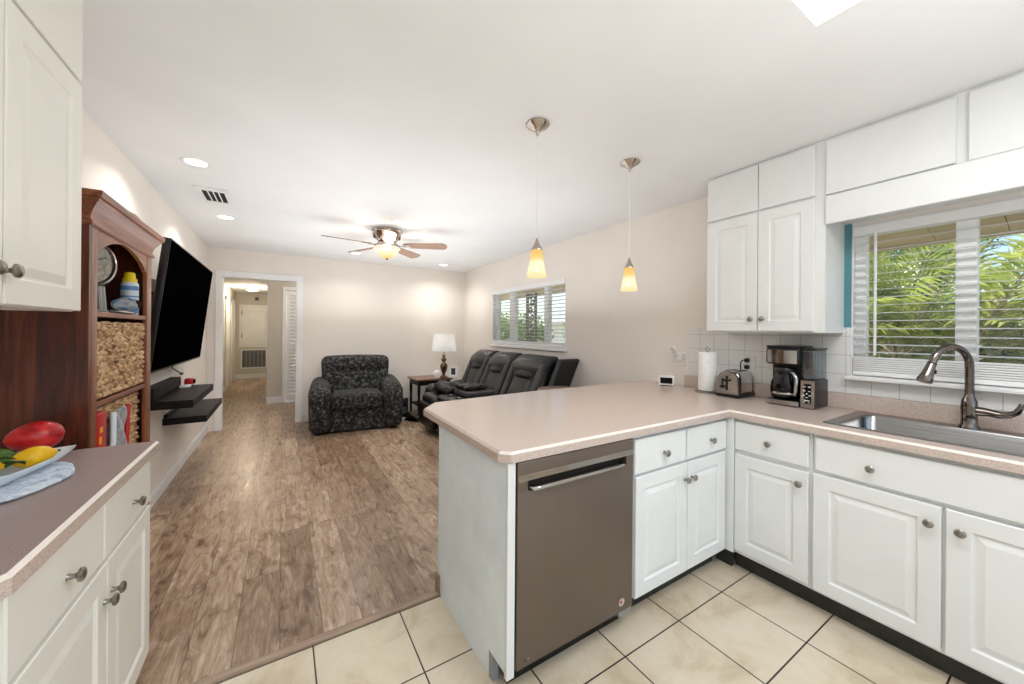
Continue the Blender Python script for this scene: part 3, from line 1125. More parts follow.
# ------------------------------------------------------------------ upper cabinets
UX, U0, U1 = 2.552, .812, 1.476


def upper_unit(name, label, loc, body, parts, mat, group):
    t = thing(name, label, 'cabinet', loc, group)
    b = MB()
    for bx_ in body:
        b.box(*bx_)
    b.build('body', MATS[mat], t)
    for (kind, O, U, N, w, h, kn) in parts:
        o = Vector(O) + Vector(N) * .001
        d = (panel_front if kind == 'door' else slab_front)(o, U, N, w, h, .019).build('door' if kind != 'valance' else 'valance', MATS[mat], t)
        if kn:
            knob(Vector(O) + Vector(U) * kn[0] + Vector((0, 0, kn[1])) + Vector(N) * .0195, N, d)
    return t


upper_unit('upper_cabinet', 'tall white four-door cabinet hung over the toaster and coffee maker', (2.7, 1.14, 1.36),
           [(UX, XR - .001, U0, U1, 1.357, ZC - .001)],
           [('door', (UX, 1.472, 1.366), -Y_, -X_, .322, .748, (.292, .076)),
            ('door', (UX, 1.146, 1.366), -Y_, -X_, .288, .748, (.032, .076)),
            ('slab', (UX, 1.472, 2.128), -Y_, -X_, .322, .288, None),
            ('slab', (UX, 1.146, 2.128), -Y_, -X_, .288, .288, None)], 'cabinet_white', 'white upper cabinets')
upper_unit('upper_cabinet', 'long white soffit cabinet spanning above the sink window', (2.7, .2, 2.0),
           [(UX, XR - .001, -.75, U0 - .001, 2.005, ZC - .001)],
           [('slab', (UX, .808, 2.118), -Y_, -X_, .462, .296, None),
            ('slab', (UX, .312, 2.112), -Y_, -X_, .462, .303, None),
            ('valance', (UX, U0 - .002, 1.955), -Y_, -X_, 1.55, .156, None)], 'cabinet_white', 'white upper cabinets')
# brown paint chip hinge at the edge of the far upper door
LUX = -.552
upper_unit('upper_cabinet', 'white two-door cabinet hung above the fruit dish', (-.7, 1.3, 1.4),
           [(XL + .001, LUX, .80, 1.690, 1.402, ZC - .001)],
           [('door', (LUX, 1.312, 1.404), Y_, X_, .372, .700, (-.012, .076)),
            ('door', (LUX, .90, 1.404), Y_, X_, .404, .700, (.338, .076)),
            ('slab', (LUX, .90, 2.118), Y_, X_, .404, .298, None),
            ('slab', (LUX, 1.312, 2.118), Y_, X_, .372, .298, None)], 'cabinet_warm', 'white upper cabinets')

# ------------------------------------------------------------------ sink and faucet
sk = thing('sink', 'wide stainless steel drop-in sink below the window', 'sink', (2.5, .29, CT))
m = MB()
O0 = (2.262, 2.760, -.14, .732)
I0 = (2.292, 2.690, -.095, .678)


def rr(x0, x1, y0, y1, r, n=5):
    pts = []
    for (cx, cy, a0) in ((x1 - r, y0 + r, -90), (x1 - r, y1 - r, 0), (x0 + r, y1 - r, 90), (x0 + r, y0 + r, 180)):
        for i in range(n + 1):
            a = R(a0 + 90 * i / n)
            pts.append((cx + r * cos(a), cy + r * sin(a)))
    return pts


def loft(mb, loops, close=True):
    n = len(loops[0])
    vs = [p for lp in loops for p in lp]
    fs = []
    for j in range(len(loops) - 1):
        for i in range(n):
            i2 = (i + 1) % n
            fs.append((j * n + i, j * n + i2, (j + 1) * n + i2, (j + 1) * n + i))
    if close:
        fs.append(tuple((len(loops) - 1) * n + i for i in range(n)))
    return mb.add(vs, fs)


L = lambda q, r, z: [(x, y, z) for x, y in rr(*q, r)]
g = lambda q, d: (q[0] + d, q[1] - d, q[2] + d, q[3] - d)
loft(m, [L(O0, .02, CT + .0008), L(g(O0, .004), .02, CT + .005), L(g(O0, .012), .02, CT + .0035), L(g(I0, -.006), .045, CT + .0035), L(I0, .045, CT - .004), L(g(I0, .008), .05, CT - .15), L(g(I0, .03), .06, CT - .185)])
m.build('basin', MATS['sink_steel'], sk, smooth=40)
MB().lathe([(.045, .002), (.04, .004), (.02, .001), (.0001, .001)], (2.49, .29, CT - .185), 20).build('drain', MATS['chrome'], sk, smooth=40)

fx, fy = 2.728, .326
fc = thing('faucet', 'brushed nickel gooseneck faucet with pull-down spray head behind the sink', 'faucet', (fx, fy, CT + .005))
m = MB()
m.lathe([(.034, 0), (.033, .008), (.027, .016), (.026, .05), (.028, .095), (.025, .125), (.0175, .145), (.0155, .16)], (fx, fy, CT + .005), 24)
m.build('body', MATS['faucet_nickel'], fc, smooth=40)
dirn = Vector((-.82, .57, 0)).normalized()
pts = [Vector((fx, fy, CT + .15)), Vector((fx, fy, 1.10)), Vector((fx, fy, 1.19))]
rad = .082
for i in range(1, 13):
    a = pi * i / 12 * .90
    pts.append(Vector((fx, fy, 1.205)) + dirn * (rad - rad * cos(a)) + Vector((0, 0, rad * sin(a) * 1.12)))
last = pts[-1]
dd = (pts[-1] - pts[-2]).normalized()
pts.append(last + dd * .02)
MB().tube(pts, .0150, 14).build('spout', MATS['faucet_nickel'], fc, smooth=60)
hp0 = last + dd * .018
sh = MB()
sh.tube([hp0, hp0 + dd * .008, hp0 + dd * .05, hp0 + dd * .085, hp0 + dd * .094], [.0155, .0165, .021, .028, .026], 16)
spray = sh.build('spray_head', MATS['faucet_nickel'], fc, smooth=40)
MB().tube([hp0 - dd * .002, hp0 + dd * .003], .0170, 16).build('collar', MATS['black_plastic'], spray)
MB().rbox(tuple(hp0 + dd * .048 + Vector((.012, -.018, .006))), (.014, .016, .022), .006).build('button', MATS['black_plastic'], spray, smooth=60)
m = MB()
m.tube([(fx, fy, 1.0), (fx + .002, fy - .035, 1.0), (fx + .002, fy - .062, .999)], [.021, .021, .017], 14)
m.tube([(fx + .002, fy - .055, .999), (fx, fy - .085, .994), (fx - .002, fy - .11, .998), (fx - .004, fy - .132, 1.014), (fx - .005, fy - .143, 1.040), (fx - .005, fy - .144, 1.055)],
       [.018, .0165, .0145, .0125, .010, .007], 12)
m.build('handle', MATS['faucet_nickel'], fc, smooth=60)

# ------------------------------------------------------------------ things on the worktop
# coffee maker
cy0, cy1 = .868, 1.122
cm = thing('coffee_maker', 'black and steel drip coffee maker with glass carafe and clear water tank', 'coffee maker', (2.69, 1.0, CT))
k0 = CT + .0005
ys = .942                        # split between brewing side and tank side
m = MB()
m.rbox((2.69, (ys + cy1) / 2, k0 + .018), (.20, cy1 - ys, .036), .012)
m.rbox((2.735, (ys + cy1) / 2, k0 + .19), (.11, cy1 - ys, .31), .01)
m.rbox((2.683, (ys + cy1) / 2, k0 + .30), (.196, cy1 - ys, .104), .016)
m.build('body', MATS['black_plastic'], cm, smooth=40)
m = MB()


def curved_plate(mb, x, ya, yb, z0, z1, bulge, th=.004, n=10, x2=None):
    """plate bowed towards -X between ya and yb"""
    vs, fs = [], []
    for i in range(n + 1):
        t_ = i / n
        y = ya + (yb - ya) * t_
        xx = x - bulge * (1 - (2 * t_ - 1) ** 2)
        for (dx, z) in ((0, z0), (0, z1), (th, z1), (th, z0)):
            vs.append((xx + dx, y, z))
    for i in range(n):
        for k in range(4):
            k2 = (k + 1) % 4
            fs.append((4 * i + k, 4 * i + k2, 4 * i + 4 + k2, 4 * i + 4 + k))
    fs += [(0, 1, 2, 3), tuple(4 * n + q for q in (3, 2, 1, 0))]
    return mb.add(vs, fs)


curved_plate(m, 2.584, ys + .012, cy1 - .012, k0 + .258, k0 + .336, .012)
m.build('steel_band', MATS['steel'], cm, smooth=40)
m = MB()
curved_plate(m, 2.586, ys + .004, cy1 - .004, k0 + .006, k0 + .032, .012)
m.build('base_band', MATS['steel'], cm, smooth=40)
MB().rbox((2.69, (ys + cy1) / 2, k0 + .356), (.198, cy1 - ys - .002, .014), .006).build('lid', MATS['black_plastic'], cm, smooth=40)
ccx, ccy = 2.656, (ys + cy1) / 2 + .008
car = MB().lathe([(.060, 0), (.072, .008), (.077, .05), (.074, .09), (.060, .130), (.052, .155), (.055, .172)], (ccx, ccy, k0 + .040), 28, cap=False)
carafe = car.build('carafe', MATS['carafe_glass'], cm, smooth=60)
MB().lathe([(.058, .0), (.070, .007), (.0745, .05), (.0725, .085), (.0001, .0855)], (ccx, ccy, k0 + .0415), 28).build('coffee', MATS['black_gloss'], carafe, smooth=40)
MB().lathe([(.0565, .160), (.0575, .176), (.052, .186), (.0001, .190)], (ccx, ccy, k0 + .042), 24).build('carafe_lid', MATS['black_plastic'], carafe, smooth=40)
MB().lathe([(.0762, .025), (.0778, .027), (.0780, .036), (.0772, .038)], (ccx, ccy, k0 + .04), 28, cap=False).build('band', MATS['steel'], carafe, smooth=40)
hv = Vector((-.62, -.78, 0)).normalized()
hc = Vector((ccx, ccy, k0 + .04))
pts = [hc + hv * .045 + Vector((0, 0, .158)), hc + hv * .088 + Vector((0, 0, .160)), hc + hv * .102 + Vector((0, 0, .13)), hc + hv * .102 + Vector((0, 0, .07)), hc + hv * .094 + Vector((0, 0, .03)), hc + hv * .076 + Vector((0, 0, .03))]
MB().tube(pts, .0115, 10).build('handle', MATS['steel'], carafe, smooth=60)
MB().rbox((2.694, (cy0 + ys) / 2, k0 + .083), (.196, ys - cy0 - .004, .166), .008).build('control_tower', MATS['black_plastic'], cm, smooth=40)
MB().box(2.5925, 2.5965, cy0 + .003, ys - .004, k0 + .004, k0 + .164, .0015, seg=1).build('tower_face', MATS['steel'], cm)
pn = MB().box(2.5910, 2.5945, cy0 + .018, ys - .020, k0 + .03, k0 + .145, .0015, seg=1).build('control_panel', MATS['black_gloss'], cm)
m = MB()
pyc = (cy0 + ys) / 2 + .002
for (dy, z, w_, h_) in ((-.012, .128, .012, .006), (.012, .128, .016, .003), (.012, .105, .008, .008), (-.012, .103, .01, .003), (0, .088, .006, .006), (.014, .078, .01, .004), (-.014, .078, .01, .004), (0, .066, .012, .003), (0, .048, .026, .005), (.012, .038, .008, .003), (-.012, .038, .008, .003)):
    m.box(2.5902, 2.5915, pyc + dy - w_ / 2, pyc + dy + w_ / 2, k0 + z - h_ / 2, k0 + z + h_ / 2)
m.build('buttons', MATS['white_plastic'], pn)
m = MB()
m.rbox((2.694, (cy0 + ys) / 2, k0 + .255), (.18, ys - cy0 - .012, .176), .012)
wt = m.build('water_tank', MATS['reservoir_plastic'], cm, smooth=40)
m = MB()
m.rbox((2.694, (cy0 + ys) / 2, k0 + .346), (.186, ys - cy0 - .006, .012), .005)
m.build('tank_lid', MATS['black_plastic'], wt, smooth=40)
m = MB()
m.tube([(2.72, pyc, k0 + .17), (2.72, pyc, k0 + .33)], .008, 10)
m.build('tank_rib', MATS['grey_plastic'], wt)

# toaster
ts = thing('toaster', 'polished steel two-slot toaster with black base on the worktop', 'toaster', (2.69, 1.352, CT))
TX0, TX1, TYc, TW = 2.576, 2.800, 1.352, .150
tz = CT + .0005


def toast(x, y, z):
    f = 1 - .13 * max(0, (z + .08) / .16) ** 1.6
    return (x * (1 - .05 * max(0, z / .08)), y * f, z)


MB().rbox(((TX0 + TX1) / 2, TYc, tz + .098), (TX1 - TX0 - .03, TW, .16), .03, k=5, n=(1, 1, 3), fn=toast).build('shell', MATS['chrome'], ts, smooth=60)
MB().rbox(((TX0 + TX1) / 2, TYc, tz + .014), (TX1 - TX0, TW + .006, .028), .010, k=3).build('base', MATS['black_plastic'], ts, smooth=60)
m = MB()
prof = [(TW / 2 - .002, .024), (TW / 2 - .004, .075), (TW / 2 - .010, .13), (TW / 2 - .03, .166), (0, .172)]
poly = [(TYc + y, tz + z) for y, z in prof] + [(TYc - y, tz + z) for y, z in reversed(prof[:-1])]
m.prism(poly, 0, TX0 - .002, TX0 + .022)
fpl = m.build('end_plate', MATS['steel'], ts)
m = MB()
m.prism(poly, 0, TX1 - .022, TX1 + .002)
m.build('end_plate', MATS['steel'], ts)
poly2 = [(TYc + (a - TYc) * 1.03, tz + .02 + (b - tz - .02) * 1.02) for a, b in poly]
m = MB()
m.prism(poly2, 0, TX0 + .022, TX0 + .034)
m.build('rim', MATS['black_plastic'], ts)
m = MB()
m.box(TX0 - .0035, TX0 - .001, TYc - .008, TYc + .008, tz + .05, tz + .145)
m.box(TX0 - .0035, TX0 - .001, TYc + .022, TYc + .036, tz + .085, tz + .128, .001, seg=1)
m.build('slot', MATS['black_plastic'], fpl)
MB().rbox((TX0 - .014, TYc - .001, tz + .118), (.026, .040, .018), .007).build('lever', MATS['black_plastic'], fpl, smooth=60)
MB().lathe([(.013, 0), (.013, .012), (.010, .016), (.0001, .016)], seg=16, M=frame_to((TX0 - .002, TYc + .029, tz + .072), (-1, 0, 0))).build('dial', MATS['black_plastic'], fpl, smooth=40)
m = MB()
for dy in (-.03, .03):
    m.box(TX0 + .05, TX1 - .05, TYc + dy - .012, TYc + dy + .012, tz + .1765, tz + .1795)
m.build('bread_slot', MATS['dark_void'], ts)

# paper towel on its stand
px_, py_ = 2.675, 1.545
pt = thing('paper_towel_holder', 'dark metal paper towel stand with a ring on top', 'paper towel holder', (px_, py_, CT))
MB().lathe([(.082, 0), (.084, .006), (.078, .012), (.01, .014), (.0001, .014)], (px_, py_, CT + .0005), 28).build('base', MATS['knob_metal'], pt, smooth=40)
MB().tube([(px_, py_, CT + .012), (px_, py_, CT + .305)], .006, 10).build('rod', MATS['knob_metal'], pt, smooth=60)
rp = [(px_, py_ + .016 * sin(2 * pi * i / 20), CT + .318 - .016 * cos(2 * pi * i / 20)) for i in range(21)]
MB().tube(rp, .0035, 8).build('ring', MATS['chrome'], pt, smooth=60)
ro = MB().lathe([(.020, 0), (.060, 0), (.0625, .004), (.0625, .276), (.060, .28), (.020, .28), (.020, 0)], (px_, py_, CT + .016), 32, cap=False).build('paper_towel_roll', MATS['paper'], smooth=40)
tag(ro, 'white paper towel roll standing on its holder beside the toaster', 'paper towel')

# small digital clock
ck = thing('digital_clock', 'small white digital clock with a dark screen at the wall end of the peninsula', 'clock', (2.700, 1.905, CT + .0008), rz=R(-58), local=True)
MB().rbox((0, 0, .043), (.118, .05, .078), .008).build('case', MATS['white_plastic'], ck, smooth=40)
MB().box(-.046, .046, -.0275, -.0245, .018, .068, .001, seg=1).build('screen', MATS['black_gloss'], ck)
MB().box(-.044, .044, -.02, .02, 0.0, .006).build('foot', MATS['black_plastic'], ck)

# wall outlet with a black plug, and a white plug-in with cable on the bare wall
ou = thing('wall_outlet', 'white double outlet with a black plug on the tiles behind the toaster', 'outlet', (XR - .012, 1.325, 1.14))
MB().rbox((XR - .015, 1.325, 1.135), (.006, .075, .118), .003).build('plate', MATS['white_plastic'], ou, smooth=40)
MB().rbox((XR - .032, 1.336, 1.160), (.034, .026, .028), .006).build('plug', MATS['black_plastic'], ou, smooth=40)
MB().rbox((XR - .032, 1.336, 1.112), (.034, .026, .028), .006).build('plug', MATS['black_plastic'], ou, smooth=40)
MB().tube([(XR - .05, 1.34, 1.160), (XR - .062, 1.352, 1.16), (XR - .06, 1.366, 1.14), (XR - .045, 1.372, 1.10), (XR - .04, 1.375, 1.05), (XR - .045, 1.36, .99), (XR - .045, 1.34, .93)], .004, 8).build('plug_cord', MATS['black_plastic'], ou, smooth=60)
wp = thing('plug_in_charger', 'white charger and coiled cable plugged into the bare wall above the clock', 'charger', (XR, 1.89, 1.14))
MB().rbox((XR - .004, 1.865, 1.135), (.007, .078, .118), .003).build('plate', MATS['white_plastic'], wp, smooth=40)
MB().rbox((XR - .026, 1.855, 1.150), (.036, .045, .065), .008).build('adapter', MATS['white_plastic'], wp, smooth=40)
pts = []
for i in range(40):
    a = 2 * pi * i / 16
    pts.append((XR - .014 - .0006 * i, 1.925 + .030 * cos(a) * (1 - .004 * i), 1.195 + .036 * sin(a)))
m = MB().tube(pts, .0032, 7)
m.tube([(XR - .02, 1.925, 1.16), (XR - .03, 1.94, 1.125), (XR - .025, 1.93, 1.085), (XR - .03, 1.88, 1.08)], .0032, 7)
m.build('cable', MATS['white_plastic'], wp, smooth=60)
sp = thing('wall_plate', 'tall plain white plate on the wall between the charger and the upper cabinet', 'wall plate', (XR, 1.735, 1.2))
MB().rbox((XR - .003, 1.735, 1.235), (.005, .075, .19), .002).build('plate', MATS['white_plastic'], sp, smooth=40)
# ------------------------------------------------------------------ wooden bookcase and what it holds
HX = -.612                       # front plane
HA, HB = 2.000, 2.768            # near and far side
hu = thing('bookcase', 'tall cherry wood bookcase with arched top and crown moulding by the kitchen', 'bookcase', (-.72, 2.38, 0))
FS = .075                        # stile width
HT = 1.800
MB().box(XL + .002, HX - .0005, HA, HA + .022, 0, HT).build('side_panel', MATS['cherry'], hu)
MB().box(XL + .002, HX - .018, HB - .022, HB, 0, HT).build('side_panel', MATS['cherry'], hu)
m = MB()
m.box(XL + .002, XL + .012, HA + .022, HB - .022, 0, HT)
m.build('back_panel', MATS['cherry'], hu)
m = MB()
for i in range(22):
    y = HA + .04 + i * .0325
    m.tube([(XL + .012, y, 1.44), (XL + .012, y, HT - .02)], .007, 6, cap=False)
m.build('beadboard', MATS['cherry'], hu, smooth=60)
MB().box(HX - .018, HX, HA + .0225, HA + FS, 0, HT, .003).build('stile', MATS['cherry_lit'], hu, smooth=30)
MB().box(HX - .018, HX, HB - FS, HB, 0, HT, .004).build('stile', MATS['cherry_lit'], hu, smooth=30)
ya, yb = HA + FS, HB - FS
pts = [(ya, HT), (ya, 1.640), (ya + .012, 1.652), (ya + .028, 1.655)]
N_ = 18
for i in range(N_ + 1):
    t_ = i / N_
    pts.append((ya + .045 + (yb - ya - .09) * t_, 1.668 + .062 * sin(pi * t_) ** .8))
pts += [(yb - .028, 1.655), (yb - .012, 1.652), (yb, 1.640), (yb, HT)]
m = MB()
n = len(pts)
for i in range(n - 1):
    (y0, z0), (y1, z1) = pts[i], pts[i + 1]
    if abs(y1 - y0) < 1e-6: continue
    m.add([(HX - .018, y0, z0), (HX - .018, y1, z1), (HX - .018, y1, HT), (HX - .018, y0, HT), (HX - .002, y0, z0), (HX - .002, y1, z1), (HX - .002, y1, HT), (HX - .002, y0, HT)],
          [(3, 2, 1, 0), (4, 5, 6, 7), (0, 1, 5, 4), (2, 3, 7, 6), (0, 4, 7, 3), (1, 2, 6, 5)])
m.build('arched_rail', MATS['cherry_lit_rail'], hu)
# crown: profile swept round front and both ends
prof = [(0, -.062), (.004, -.062), (.010, -.056), (.010, -.046), (.003, -.040), (.004, -.026), (.012, -.004), (.026, .018), (.034, .026), (.034, .033), (.042, .038), (.046, .050), (.046, .060), (.0, .060)]
m = MB()
loops = []
for (d, z) in prof:
    zz = HT + z
    loops.append([(XL + .002, HA - d, zz), (HX + d, HA - d, zz), (HX + d, HB + d, zz), (XL + .002, HB + d, zz)])
vs = [p for lp in loops for p in lp]
fs = []
for j in range(len(loops) - 1):
    for i in range(3):
        fs.append((4 * j + i, 4 * j + i + 1, 4 * j + 5 + i, 4 * j + 4 + i))
m.add(vs, fs)
m.build('crown', MATS['cherry_lit_rail'], hu)
MB().box(XL + .002, HX - .004, HA + .001, HB - .001, HT - .002, HT + .02).build('top_board', MATS['cherry'], hu)
pk = MB().prism([(HA + .12, HT + .058), (HA + .24, HT + .070), ((HA + HB) / 2, HT + .082), (HB - .24, HT + .070), (HB - .12, HT + .058)], 0, HX + .008, HX + .03)
pk.build('pediment', MATS['cherry_lit_rail'], hu)
SHZ = (1.418, 1.060, .735, .36)
for z in SHZ:
    MB().box(XL + .012, HX - .004, HA + .022, HB - .022, z - .022, z, .003, seg=1).build('shelf', MATS['cherry_lit_rail'], hu)
MB().box(XL + .012, HX - .006, HA + .022, HB - .022, 0, .09).build('plinth', MATS['cherry_lit_rail'], hu)

# round clock on a ribbed stand
ckx, cky, ckz = -.712, 2.305, 1.640
ck2 = thing('mantel_clock', 'round silver-rimmed clock on a ribbed stand in the top of the bookcase', 'clock', (ckx, cky, SHZ[0]))
nrm = Vector((.80, -.52, .05)).normalized()
M_ = frame_to((ckx, cky, ckz), nrm)
MB().lathe([(.085, -.02), (.104, -.016), (.112, -.004), (.110, .010), (.100, .014), (.094, .006)], seg=36, M=M_).build('rim', MATS['knob_metal'], ck2, smooth=50)
MB().lathe([(.096, .004), (.0001, .004)], seg=36, M=M_, cap=False).build('face', MATS['clock_face'], ck2)
m = MB()
for i in range(12):
    a = 2 * pi * i / 12
    mm = M_ @ Matrix.Rotation(a, 4, 'Z')
    m.box(.070, .086, -.004 if i % 3 else -.006, .004 if i % 3 else .006, .0045, .0055, M=mm)
m.build('hour_marks', MATS['knob_metal'], ck2)
m = MB()
m.box(-.006, .05, -.003, .003, .006, .0075, M=M_ @ Matrix.Rotation(R(150), 4, 'Z'))
m.box(-.006, .072, -.002, .002, .008, .0095, M=M_ @ Matrix.Rotation(R(20), 4, 'Z'))
m.build('hands', MATS['black_plastic'], ck2)
m = MB()
m.lathe([(.062, 0), (.066, .008), (.060, .014)], (ckx, cky, SHZ[0] + .001), 24)
for i in range(14):
    a = 2 * pi * i / 14
    m.tube([(ckx + .052 * cos(a), cky + .052 * sin(a), SHZ[0] + .013), (ckx + .045 * cos(a), cky + .045 * sin(a), SHZ[0] + .115)], .008, 6)
m.lathe([(.035, .014), (.035, .118), (.05, .118), (.0001, .122)], (ckx, cky, SHZ[0]), 20)
m.build('stand', MATS['grey_plastic'], ck2, smooth=50)

# spray can
sx, sy, sz = -.668, 2.650, SHZ[0] + .0005
can = thing('spray_can', 'pale blue spray can with a yellow cap on the top bookcase shelf', 'spray can', (sx, sy, sz))
MB().lathe([(.031, 0), (.034, .004), (.034, .158), (.032, .166), (.027, .170)], (sx, sy, sz), 28).build('body', MATS['can_body'], can, smooth=40)
m = MB()
for (z0, z1) in ((.012, .046), (.092, .100), (.128, .150)):
    m.lathe([(.0344, z0), (.0344, z1)], (sx, sy, sz), 28, cap=False)
for i in range(5):
    m.lathe([(.0344, .054 + i * .007), (.0344, .0565 + i * .007)], (sx, sy, sz), 10, cap=False, a0=R(-100), a1=R(-20 - 8 * (i % 3)))
m.build('label_print', MATS['can_blue'], can, smooth=40)
MB().lathe([(.028, .168), (.029, .186), (.023, .192), (.021, .214), (.018, .220), (.0001, .221)], (sx, sy, sz), 24).build('cap', MATS['yellow_cap'], can, smooth=40)
# silver dish tipped in front of the clock
dsx, dsy = -.645, 2.505
ds = thing('silver_dish', 'small shiny silver oval dish propped in front of the round clock', 'dish', (dsx, dsy, SHZ[0]))
M_ = Matrix.Translation((dsx, dsy, SHZ[0] + .044)) @ Matrix.Rotation(R(14), 4, 'X') @ Matrix.Rotation(R(24), 4, 'Y') @ Matrix.Diagonal((.42, 1.25, .8, 1))
MB().lathe([(.030, -.012), (.075, -.004), (.100, .008), (.106, .012), (.100, .012), (.070, .002), (.0001, -.004)], seg=32, M=M_).build('bowl', MATS['steel'], ds, smooth=60)
MB().tube([(dsx - .01, dsy - .12, SHZ[0] + .013), (dsx - .006, dsy - .04, SHZ[0] + .012), (dsx, dsy + .06, SHZ[0] + .012), (dsx, dsy + .12, SHZ[0] + .013)], [.011, .013, .013, .009], 10, flat=.7).build('handle', MATS['chrome'], ds, smooth=60)


def basket(name, label, x0, x1, y0, y1, z0, z1, rows, group):
    """seagrass basket: walls with strands bulging over and under"""
    root = thing(name, label, 'basket', ((x0 + x1) / 2, (y0 + y1) / 2, z0), group)
    m = MB()
    pl = [(x0, y0), (x1, y0), (x1, y1), (x0, y1)]
    per, acc = [], 0
    for i in range(4):
        a, b = Vector(pl[i]), Vector(pl[(i + 1) % 4])
        n = max(2, int((b - a).length / .0085))
        d = (b - a).normalized()
        nn = Vector((d.y, -d.x))
        for k in range(n):
            per.append((a + (b - a) * k / n, nn if k else (nn + Vector((Vector(pl[i]) - Vector(pl[i - 1])).normalized().yx) * Vector((1, -1))).normalized()))
    P_ = len(per)
    nz = rows * 4
    vs, fs = [], []
    rnd = random.Random(len(label))
    jit = [[rnd.uniform(-.0022, .0022) for _ in range(P_)] for _ in range(nz + 1)]
    for j in range(nz + 1):
        z = z0 + (z1 - z0) * j / nz
        row = j // 4
        for k, (p, nn) in enumerate(per):
            strand = abs(sin(pi * (j / 4)))
            w = sin(2 * pi * k / 8.0 + pi * (row % 2) + .5 * sin(row * 2.1))
            off = .0115 * (.25 + .75 * strand) * w + .002 * strand + jit[j][k]
            q = p + nn * off
            vs.append((q.x, q.y, z + jit[j][k] * .8))
    for j in range(nz):
        for k in range(P_):
            k2 = (k + 1) % P_
            fs.append((j * P_ + k, j * P_ + k2, (j + 1) * P_ + k2, (j + 1) * P_ + k))
    m.add(vs, fs)
    m.box(x0 + .006, x1 - .006, y0 + .006, y1 - .006, z0 + .001, z0 + .012)
    m.build('wall', MATS['weave'], root, smooth=70)
    r = MB()
    for dz in (0, .011):
        rim = []
        for i in range(4):
            a, b = Vector(pl[i]), Vector(pl[(i + 1) % 4])
            n = 16
            for k in range(n):
                p = a + (b - a) * k / n
                rim.append((p.x + .003 * sin(k * 2.4), p.y + .003 * cos(k * 2.1), z1 + dz + .003 * sin(k * 1.7 + dz * 300)))
        rim.append(rim[0])
        r.tube(rim, .008, 7)
    r.build('rim', MATS['weave'], root, smooth=70)
    return root


basket('basket', 'woven seagrass basket on the upper bookcase shelf below the clock', XL + .034, HX - .012, HA + .094, HB - .094, SHZ[1] + .008, SHZ[1] + .300, 12, 'woven baskets in the bookcase')
basket('basket', 'woven seagrass basket with grey cloth in it on the lower bookcase shelf', XL + .034, HX - .042, HA + .05, HB - .05, SHZ[2] + .008, SHZ[2] + .265, 11, 'woven baskets in the bookcase')


def crumple(name, mat, c, size, label, cat, seed=1, amp=.35, group=None, n=(8, 8, 5)):
    rnd = random.Random(seed)
    ph = [rnd.uniform(0, 6.28) for _ in range(6)]

    def fn(x, y, z):
        a = sin(x * 38 / size[0] * .25 + ph[0]) * cos(y * 30 / size[1] * .25 + ph[1])
        b = sin(y * 70 / size[1] * .22 + ph[2] + 2 * a) * cos(x * 64 / size[0] * .2 + ph[3])
        s = 1 + .14 * a + .1 * b
        zz = z + size[2] * amp * (.5 * a + .5 * b) * (1 if z > 0 else .0)
        return (x * s, y * (1 + .1 * b), max(-size[2] / 2, zz))
    o = MB().rbox(c, size, min(size) * .45, k=4, n=n, fn=fn).build(name, MATS[mat], smooth=80, subsurf=1)
    return tag(o, label, cat, group)


crumple('folded_cloth', 'grey_cloth', (-.735, 2.40, SHZ[2] + .268), (.10, .44, .04), 'rumpled grey cloth lying in the lower woven basket', 'cloth', 4, .5)
# red carton and red-and-silver bag in front of the lower basket
rb = thing('snack_carton', 'red carton with yellow print standing before the lower basket', 'carton', (-.642, 2.115, SHZ[2]))
MB().box(-.638, -.610, 2.079, 2.167, SHZ[2] + .001, SHZ[2] + .278, .004).build('box', MATS['red_card'], rb, smooth=30)
m = MB()
m.box(-.6098, -.6092, 2.092, 2.118, SHZ[2] + .155, SHZ[2] + .185)
m.box(-.6098, -.6092, 2.098, 2.128, SHZ[2] + .20, SHZ[2] + .222)
m.box(-.6098, -.6092, 2.090, 2.15, SHZ[2] + .06, SHZ[2] + .08)
m.build('print', MATS['yellow_print'], rb)
bgx = thing('snack_bag', 'silver bag with red edges beside the red carton in the bookcase', 'bag', (-.64, 2.29, SHZ[2]))


def bag(x, y, z):
    t_ = (z + .12) / .24
    return (x * (1.1 - .75 * t_ ** 2) + .006 * sin(y * 60 + z * 40), y * (1 - .10 * sin(pi * t_)) + .03 * t_, z + .012 * sin(y * 30) * t_)


MB().rbox((-.612, 2.265, SHZ[2] + .129), (.034, .150, .25), .015, k=3, n=(2, 8, 10), fn=bag).build('pouch', MATS['grey_cloth'], bgx, smooth=70)
m = MB()
m.tube([(-.602, 2.180, SHZ[2] + .02), (-.600, 2.198, SHZ[2] + .14), (-.604, 2.215, SHZ[2] + .262)], .010, 8)
m.build('edge', MATS['porcelain'], bgx, smooth=60)
m = MB()
m.tube([(-.602, 2.345, SHZ[2] + .02), (-.598, 2.352, SHZ[2] + .14), (-.602, 2.376, SHZ[2] + .268)], .009, 8)
m.build('edge', MATS['red_card'], bgx, smooth=60)
m = MB()
m.rbox((-.600, 2.265, SHZ[2] + .055), (.012, .15, .085), .006)
m.build('base_print', MATS['red_card'], bgx, smooth=60)

